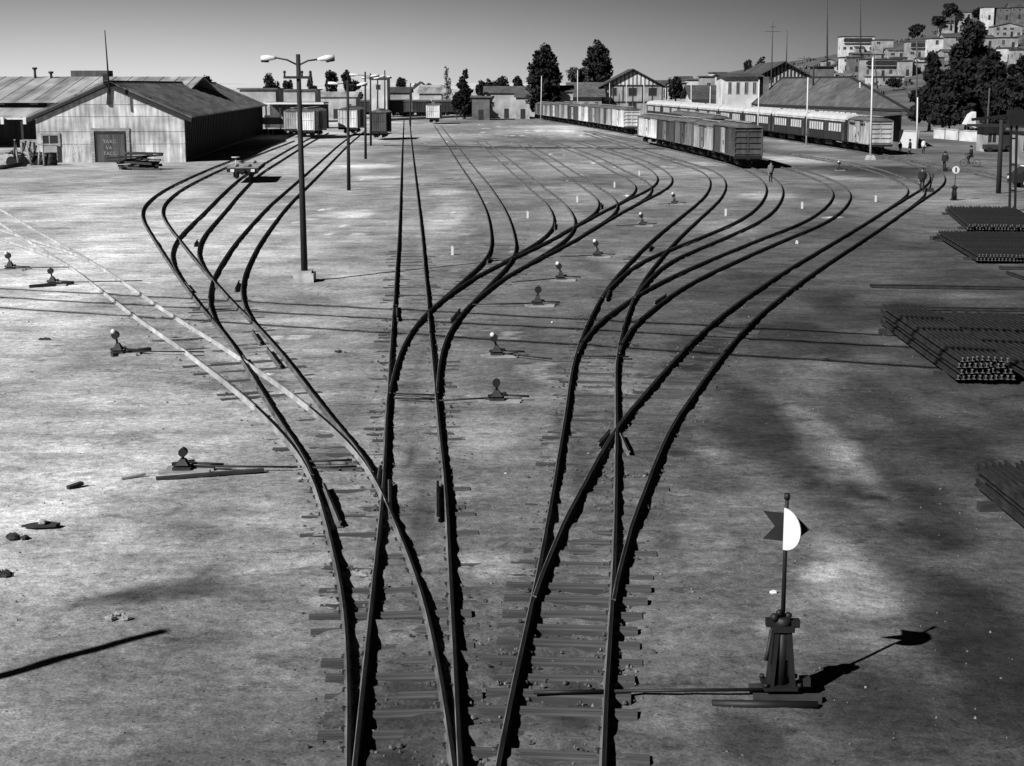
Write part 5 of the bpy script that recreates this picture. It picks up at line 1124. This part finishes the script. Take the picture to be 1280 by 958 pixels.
# ------------------------------------------------------------------ people
def person(label, foot, h=1.64, facing=0, pose='stand', coat=M_cloth, legs=M_cloth, hat=None, hair=M_black, bulky=1.0):
    g = G(*foot); o = thing('person', label, 'person', (g.x, g.y, .0), facing)
    k = h / 1.7; st_ = {'stand': (0, 0), 'walk': (.22, -.2), 'ride': (.25, .05)}[pose]; a = {'stand': .06, 'walk': .22, 'ride': .3}[pose]
    J = {'pel': (0, 0, .92), 'bel': (0, .0, 1.08), 'che': (0, .01, 1.30), 'nec': (0, .02, 1.45), 'hea': (0, .035, 1.56), 'top': (0, .03, 1.67),
         'lsh': (-.18, .0, 1.38), 'lel': (-.24, -a * .3, 1.12), 'lwr': (-.23, a, .90), 'lha': (-.22, a + .04, .82), 'rsh': (.18, 0, 1.38), 'rel': (.24, -a * .3, 1.12), 'rwr': (.23, a * .6, .90), 'rha': (.22, a * .6 + .03, .82),
         'lhi': (-.09, 0, .88), 'lkn': (-.1, st_[0] * .6 + .02, .48), 'lan': (-.1, st_[0], .08), 'lto': (-.11, st_[0] + .15, .03), 'rhi': (.09, 0, .88), 'rkn': (.1, st_[1] * .3 + .03, .48), 'ran': (.1, st_[1], .08 if pose == 'stand' else .12), 'rto': (.11, st_[1] + .15, .03)}
    if pose == 'ride': J.update(lha=(-.2, .45, 1.0), lwr=(-.2, .38, 1.02), rha=(.2, .45, 1.0), rwr=(.2, .38, 1.02), lkn=(-.1, .34, .72), lan=(-.1, .15, .32), lto=(-.1, .3, .28), rkn=(.1, .2, .5), ran=(.1, .1, .12), rto=(.1, .25, .1))
    Rr = {'pel': .15, 'bel': .15, 'che': .17, 'nec': .06, 'hea': .095, 'top': .075, 'lsh': .085, 'lel': .058, 'lwr': .042, 'lha': .045, 'rsh': .085, 'rel': .058, 'rwr': .042, 'rha': .045, 'lhi': .1, 'lkn': .07, 'lan': .052, 'lto': .04, 'rhi': .1, 'rkn': .07, 'ran': .052, 'rto': .04}
    E = [('pel', 'bel'), ('bel', 'che'), ('che', 'nec'), ('nec', 'hea'), ('hea', 'top'), ('che', 'lsh'), ('lsh', 'lel'), ('lel', 'lwr'), ('lwr', 'lha'), ('che', 'rsh'), ('rsh', 'rel'), ('rel', 'rwr'), ('rwr', 'rha'), ('pel', 'lhi'), ('lhi', 'lkn'), ('lkn', 'lan'), ('lan', 'lto'), ('pel', 'rhi'), ('rhi', 'rkn'), ('rkn', 'ran'), ('ran', 'rto')]
    nm_ = list(J); vs = [J[n_] for n_ in nm_]; es = [(nm_.index(a_), nm_.index(b_)) for a_, b_ in E]
    for s, sd_ in ((-1, 'l'), (1, 'r')):                     # five fingers as short chains from the palm
        hb = Vector(J[sd_ + 'ha'])
        for q in range(4): vs.append(tuple(hb + Vector((0, .03 - .02 * q, -.085 + .008 * abs(q - 1))))); es.append((nm_.index(sd_ + 'ha'), len(vs) - 1))
        vs.append(tuple(hb + Vector((-s * .03, .045, -.03)))); es.append((nm_.index(sd_ + 'ha'), len(vs) - 1))
    me = bpy.data.meshes.new('body'); me.from_pydata(vs, es, []); t = bpy.data.objects.new('t', me); COL.objects.link(t); t.modifiers.new('s', 'SKIN')
    for i in range(len(vs)):
        r = Rr[nm_[i]] * (bulky if i < len(nm_) and nm_[i] in ('pel', 'bel', 'che', 'lsh', 'rsh', 'lel', 'rel') else 1) if i < len(nm_) else .011; me.skin_vertices[0].data[i].radius = (r, r * (.78 if i < len(nm_) and nm_[i] in ('pel', 'bel', 'che') else 1))
    me.skin_vertices[0].data[0].use_root = True
    ss_ = t.modifiers.new('u', 'SUBSURF'); ss_.levels = 1; bpy.context.view_layer.update(); bm_ = bpy.data.meshes.new_from_object(t.evaluated_get(bpy.context.evaluated_depsgraph_get())); bpy.data.objects.remove(t)
    bm_.materials.clear()
    for m_ in (coat, legs, M_skin, M_black): bm_.materials.append(m_)
    for p in bm_.polygons:
        c = p.center; p.use_smooth = True
        p.material_index = 2 if c.z > 1.46 or (abs(c.x) > .15 and c.z < .88 and c.z > .6 and pose != 'ride') else (3 if c.z < .1 else (1 if c.z < .86 else 0))
    bd = link('body', bm_, o, scale=(k, k, k))
    mb = MB(); mb.ball((0, .015, 1.62), .108, 10, 0, (1, 1.05, .8)); part('hair', mb, hair, o).scale = (k, k, k)
    mb = MB(); mb.ball((0, .135, 1.555), .02, 6); mb.ball((-.035, .118, 1.585), .012, 6, 1); mb.ball((.035, .118, 1.585), .012, 6, 1); mb.box((0, .12, 1.515), (.05, .015, .012), 0, 1); part('face', mb, [M_skin, M_black], o).scale = (k, k, k)
    if coat is not None:                                     # jacket skirt reaching over the hips
        mb = MB(); mb.tube([(0, 0, .80), (0, 0, 1.0), (0, .005, 1.25), (0, .01, 1.40)], [.205 * bulky, .19 * bulky, .205 * bulky, .13], 14, caps=True); j = part('jacket', mb, coat, o); j.scale = (k, k * .8, k)
    if hat: mb = MB(); mb.tube([(0, .03, 1.645), (0, .03, 1.66)], .17, 14); mb.tube([(0, .03, 1.655), (0, .03, 1.75)], [.11, .085], 12); part('hat', mb, hat, o).scale = (k, k, k)
    return o
person('man in grey jacket standing beside the dark brown boxcar at the near string', (963, 228.5), 1.55, R(200), 'stand', M_cloth2, M_cloth)
person('man in long dark coat standing on the right hand track by the lever', (1152, 240.5), 1.66, R(170), 'stand', M_cloth, M_cloth, bulky=1.25)
person('stout figure in dark coat walking left of the white round disc signal', (1180.5, 214.5), 1.66, R(150), 'walk', M_cloth, M_cloth, M_black, bulky=1.3)
person('man in dark jacket walking before the bright white wall end', (1137, 195.5), 1.7, R(90), 'walk', M_cloth, M_cloth, M_black)
person('person in pale shirt and dark trousers right of the bright white wall end', (1154, 192.5), 1.55, R(190), 'stand', M_cloth3, M_cloth)
person('small person in dark clothes standing at the corner of the grey boxcar', (1125, 192), 1.25, R(180), 'stand', M_cloth, M_cloth)
rd = person('man in dark clothes riding a bicycle across the yard at the right', (1213, 209), 1.7, R(70), 'ride', M_cloth, M_cloth, M_black); rd.location.z = .16
bk = thing('bicycle', 'bicycle ridden by the man in dark clothes at the right', 'bicycle', (rd.location.x, rd.location.y, 0), R(70))
for y in (-.5, .58):
    mb = MB(); n = 20; pts = [(0, y + .33 * math.cos(2 * math.pi * q / n), .34 + .33 * math.sin(2 * math.pi * q / n)) for q in range(n + 1)]; mb.tube(pts, .025, 6, caps=False)
    for q in range(8): mb.bar((0, y, .34), (0, y + .32 * math.cos(q * .785), .34 + .32 * math.sin(q * .785)), .006)
    part('wheel', mb, M_black, bk)
mb = MB()
for a_, b_ in (((0, -.5, .34), (0, -.12, .85)), ((0, -.12, .85), (0, .42, .85)), ((0, .42, .9), (0, .58, .34)), ((0, .42, .8), (0, .02, .3)), ((0, -.12, .85), (0, .02, .3)), ((0, -.5, .34), (0, .02, .3))): mb.tube([a_, b_], .018, 6)
part('frame', mb, M_iron, bk); mb = MB(); mb.tube([(-.28, .3, 1.02), (0, .42, 1.0), (.28, .3, 1.02)], .015, 6); part('handlebar', mb, M_iron, bk); mb = MB(); mb.ball((0, -.16, .93), .12, 8, 0, (.7, 1.2, .35)); part('saddle', mb, M_black, bk)
# car cut by the right edge
g = G(1284, 235); cv = thing('parked_car', 'pale roofed car parked at the right edge behind the rail stacks', 'car', (g.x + 1.2, g.y + .9, 0), R(3))
prof = [(-2.1, .35), (2.1, .35), (2.15, .75), (1.95, .9), (1.0, .95), (.45, 1.45), (-1.2, 1.47), (-1.85, .98), (-2.15, .9)]; mb = MB(); mb.prism(prof, 'y', -.8, .8); part('body', mb, M_cloth, cv)
mb = MB(); mb.prism([(.5, 1.44), (-1.25, 1.46), (-1.2, 1.53), (.4, 1.52)], 'y', -.76, .76); mb.box((1.5, 0, .95), (1.1, 1.5, .04)); part('roof_panel', mb, M_offwhite, cv)
for s in (-1, 1):
    mb = MB(); mb.prism([(.85, .97), (.42, 1.4), (-.35, 1.42), (-.35, .97)], 'y', s * .81 - .01, s * .81 + .01); part('side_window', mb, M_glassdk, cv); mb = MB(); mb.prism([(-.42, .97), (-.42, 1.42), (-1.15, 1.42), (-1.6, 1.0)], 'y', s * .81 - .01, s * .81 + .01); part('side_window', mb, M_glassdk, cv)
    for x in (-1.35, 1.35): mb = MB(); mb.disc((x, s * .74, .32), .32, .2, 'y', 18); wh_ = part('wheel', mb, M_black, cv); mb = MB(); mb.disc((x, s * .85, .32), .18, .02, 'y', 14); part('hubcap', mb, M_alum, wh_)
    mb = MB(); mb.disc((s * 2.14, .55, .68), .12, .04, 'x', 12); part('headlight', mb, M_alum, cv)
g = G(1240, 190); cr = thing('hand_cart', 'low dark hand cart before the kiosk by the whitewashed wall', 'cart', (g.x, g.y - .5, 0)); mb = MB(); mb.box((0, 0, .55), (2.2, 1.0, .5)); mb.bar((1.1, .3, .6), (1.9, .3, .8), .06); part('tray', mb, M_darkwood, cr)
for x in (-.6, .6):
    for s in (-1, 1): mb = MB(); mb.disc((x, s * .5, .28), .28, .08, 'y', 14); part('wheel', mb, M_black, cr)
# ------------------------------------------------------------------ trees
def crown_mesh(name, blobs, n, leaf, m, seed, fill=.55):
    r_ = np.random.default_rng(seed); vol = np.array([b[3] * b[4] * b[5] for b in blobs]); pr = vol ** .8 / (vol ** .8).sum(); V = []; Fc = []
    idx = r_.choice(len(blobs), n, p=pr)
    for i in idx:
        b = blobs[i]; d = r_.normal(size=3); d /= np.linalg.norm(d); rad = r_.uniform(fill, 1.0) ** .7 * (1 + .16 * math.sin(d[0] * 7 + d[2] * 5 + i) * r_.random())
        p = np.array(b[:3]) + d * rad * np.array(b[3:6]); a = r_.normal(size=3); a /= np.linalg.norm(a); c = np.cross(a, r_.normal(size=3)); c /= np.linalg.norm(c) + 1e-6
        l = leaf * r_.uniform(.6, 1.5); w = l * r_.uniform(.4, .8); o = len(V); V += [p - a * l, p + c * w, p + a * l, p - c * w]; Fc.append((o, o + 1, o + 2, o + 3))
    me = bpy.data.meshes.new(name); me.from_pydata([tuple(v) for v in V], [], Fc); me.materials.append(m); return me
def blobset(kind, H, Wd, seed):
    r_ = random.Random(seed); B = []
    if kind == 'cypress':                                    # dense broad column, ragged
        for k in range(26): t = k / 25; rr = Wd / 2 * math.sqrt(max(.02, 1 - (max(0, t - .35) / .68) ** 2)) * (1 if t > .1 else .85); a = k * 2.4; q = rr * r_.uniform(.50, .62); off = rr * .42; B.append((math.cos(a) * off, math.sin(a) * off, H * (.13 + .80 * t), q, q, H * .085))
    elif kind == 'round':
        for k in range(14): a = r_.uniform(0, 6.28); rr = r_.uniform(0, .33) * Wd; B.append((math.cos(a) * rr, math.sin(a) * rr, H * r_.uniform(.48, .86), Wd * r_.uniform(.14, .24), Wd * r_.uniform(.14, .24), H * r_.uniform(.09, .16)))
    elif kind == 'spruce':
        for k in range(15): t = k / 14; rr = Wd / 2 * (1.02 - t) * r_.uniform(.75, 1.1) + .15; B.append((r_.uniform(-.1, .1) * Wd, r_.uniform(-.1, .1) * Wd, H * (.15 + .83 * t), rr, rr, H * .06))
    elif kind == 'poplar':
        for k in range(12): t = k / 11; rr = Wd / 2 * (1 - abs(t - .35) * 1.1) * r_.uniform(.5, .9); B.append((r_.uniform(-.15, .15) * Wd, r_.uniform(-.15, .15) * Wd, H * (.2 + .75 * t), rr, rr, H * .09))
    elif kind == 'eucalyptus':
        for k in range(30): t = (k + r_.random()) / 30; a = r_.uniform(0, 6.28); rr = r_.uniform(.05, .38) * Wd * (1 - t * .75); B.append((math.cos(a) * rr, math.sin(a) * rr, H * (.22 + .72 * t), Wd * r_.uniform(.17, .27) * (1.1 - .72 * t), Wd * r_.uniform(.17, .27) * (1.1 - .72 * t), H * r_.uniform(.06, .11)))
    return B
def tree(name, label, x, y, z, H, Wd, kind, n, leaf, m, seed, group=None):
    o = thing(name, label, 'tree', (x, y, z), 0, group); r_ = random.Random(seed); B = blobset(kind, H, Wd, seed)
    mb = MB(); tr = H * .022 + .06; mb.tube([(0, 0, -.8), (r_.uniform(-.02, .02) * H, 0, H * .35), (r_.uniform(-.03, .03) * H, 0, H * .88)], [tr * 1.3, tr * .85, tr * .15], 9)
    for b in B[::2]:
        q = Vector(b[:3]); s = Vector((q.x * .1, q.y * .1, max(H * .12, q.z - H * .14))); mb.tube([s, (s + q) / 2 + Vector((0, 0, .02 * H)), q], [tr * .4, tr * .25, tr * .08], 6)
    part('trunk', mb, M_bark, o); link('crown', crown_mesh('crown', B, n, leaf, m, seed, .35 if kind != 'poplar' else .1), o); return o
def ptree_(name, label, x0, x1, yt, yb, D, kind, n=1600, leaf=.32, m=None, seed=1, z=None, group=None):
    c = A((x0 + x1) / 2, yb, D); zb = 0.0 if z is None else z; H = A((x0 + x1) / 2, yt, D).z - zb; return tree(name, label, c.x, D, zb, H, (x1 - x0) * D / F, kind, n, leaf, m or M_leaf, seed, group)
ptree_('broad_tree', 'broad dense dark tree above the far string of boxcars', 657, 704, 54, 130, 330, 'cypress', 7000, .42, None, 3)
ptree_('broad_tree', 'tall dense dark tree with domed crown left of the half timbered house', 724, 769, 49, 128, 410, 'cypress', 7000, .42, None, 4)
ptree_('poplar_tree', 'paler grey tree tucked between the two big dark trees', 704, 742, 80, 128, 405, 'round', 2400, .38, M_leaf2, 5)
ptree_('spruce_tree', 'dark pointed spruce at the middle of the far end', 566, 594, 87, 132, 330, 'spruce', 2600, .4, None, 6)
ptree_('poplar_tree', 'bare pale poplar left of the pointed spruce', 551, 568, 80, 128, 350, 'poplar', 700, .22, M_leafp, 7)
bgl = [(328, 354, 92, 124, 380, 'round', 'round dark tree left of the tall lamp post'), (353, 369, 100, 122, 390, 'round', 'small dark tree right behind the tall lamp post'), (382, 398, 92, 120, 420, 'poplar', 'grey dry tree right of the tall lamp post crossarm'),
       (404, 428, 85, 124, 380, 'round', 'large dark tree behind the second lamp post, left crown'), (426, 444, 86, 124, 375, 'round', 'dark tree behind the second lamp post, right crown'), (430, 456, 98, 128, 350, 'round', 'low dark tree between the second and third lamp post'),
       (494, 512, 96, 126, 400, 'round', 'dark tree left of the far white gabled house'), (530, 543, 101, 122, 430, 'round', 'small dark tree right of the far white gabled house'), (594, 610, 99, 124, 400, 'round', 'small dark tree just right of the pointed spruce'),
       (616, 640, 93, 120, 390, 'round', 'dark tree above the pale station annexe roof'), (636, 658, 95, 120, 395, 'round', 'dark tree at the right end of the pale station annexe'), (604, 622, 98, 122, 410, 'round', 'dark tree over the left end of the station annexe'),
       (560, 582, 113, 136, 325, 'round', 'dark bush at the foot of the pointed spruce'), (832, 858, 94, 133, 395, 'round', 'dark bushy tree right of the half timbered house'), (926, 944, 68, 95, 320, 'round', 'dark tree top left behind the station gable roof'), (942, 962, 68, 95, 322, 'round', 'dark tree top behind the station gable roof, right one'),
       (828, 846, 97, 118, 430, 'round', 'grey bush behind the right roof edge of the half timbered house'), (254, 271, 95, 112, 300, 'round', 'small dark tree peeping over the goods shed ridge'), (516, 528, 104, 120, 470, 'round', 'tiny dark tree by the far white gabled house')]
for i, (x0, x1, yt, yb, D, kd, lb) in enumerate(bgl): ptree_('garden_tree', lb, x0, x1, yt, yb, D, kd, 1300, .36, M_leaf2 if ('grey' in lb) else M_leaf, 30 + i, group='trees behind the yard')
for i, (x0, x1, yt, yb, D, kd, lb) in enumerate([(1158, 1258, 24, 172, 250, 'eucalyptus', 'tallest dark tree of the clump at the right, peaked crown'), (1132, 1190, 66, 170, 240, 'eucalyptus', 'dark tree at the left of the right hand clump'), (1198, 1268, 62, 172, 236, 'eucalyptus', 'dark tree low in the right of the clump'), (1246, 1316, 66, 175, 228, 'eucalyptus', 'dark tree at the right edge beyond the kiosk'), (1150, 1222, 88, 172, 232, 'eucalyptus', 'dark tree in the front middle of the right hand clump'), (1220, 1290, 98, 172, 224, 'eucalyptus', 'low dark tree behind the kiosk')]):
    ptree_('eucalyptus_tree', lb, x0, x1, yt, yb, D, kd, 13000, .36, M_leaf, 60 + i, group='big dark trees at the right')
for i, (x0, x1, yt, yb, kd, lb) in enumerate([(1134, 1158, 30, 58, 'round', 'round dark tree standing alone on the hill above the balcony house'), (1177, 1200, 1, 34, 'round', 'tall dark tree on the hill crest'), (1162, 1182, 19, 38, 'round', 'low dark tree left of the tall crest tree'), (1213, 1232, 9, 34, 'round', 'dark tree left of the white tower house'), (1108, 1126, 98, 112, 'round', 'dark bush at the foot of the hill behind the hipped roof'), (1256, 1276, 80, 100, 'round', 'dark tree below the small white house at the right')]):
    x, D, z = hillhit((x0 + x1) / 2, yb); H = A(x0, yt, D).z - z; tree('hill_tree', lb, x, D, z - .5, H + .5, (x1 - x0) * D / F, kd, 1800, .5, M_leaf, 90 + i, 'trees on the hill')
# scrub on the hillside: a mass nobody could count
mb = MB(); r_ = random.Random(4)
for i in range(1500):
    x, y = r_.uniform(70, 420), r_.uniform(330, 820)
    if x / y > .40: continue
    z = float(hill(np.array(x), np.array(y)))
    if z < 2: continue
    s_ = r_.uniform(.4, 1.5)
    for q in range(7):
        p = Vector((x + r_.gauss(0, s_ * .6), y + r_.gauss(0, s_ * .6), z - .3 + abs(r_.gauss(0, s_ * .55)))); a_ = Vector((r_.gauss(0, 1), r_.gauss(0, 1), r_.gauss(0, 1))).normalized() * s_ * .6; b2 = a_.orthogonal().normalized() * s_ * .45; mb.add([p - a_, p + b2, p + a_, p - b2], [(0, 1, 2, 3)])
o = link('hill_scrub', mb.mesh('hill_scrub', M_leaf2)); o['kind'] = 'stuff'; tag(o, 'dark dry scrub scattered over the hillside between the houses', 'scrub')
# whitewashed lump of a tarpaulin under the trees
g = G(1213, 170); o = thing('canvas_tent', 'small white canvas tent among the big dark trees', 'tent', (g.x, g.y, 0)); w_ = 12 * g.y / F; mb = MB(); mb.prism([(-w_ / 2, 1.6), (w_ / 2, 1.1), (w_ * .45, 3.4), (0, 3.0)], 'y', 0, 2.2); part('canvas', mb, M_white, o); mb = MB()
for x in (-w_ * .4, w_ * .4): mb.bar((x, .1, 0), (x, .1, 1.6), .08)
part('pole', mb, M_bark, o)
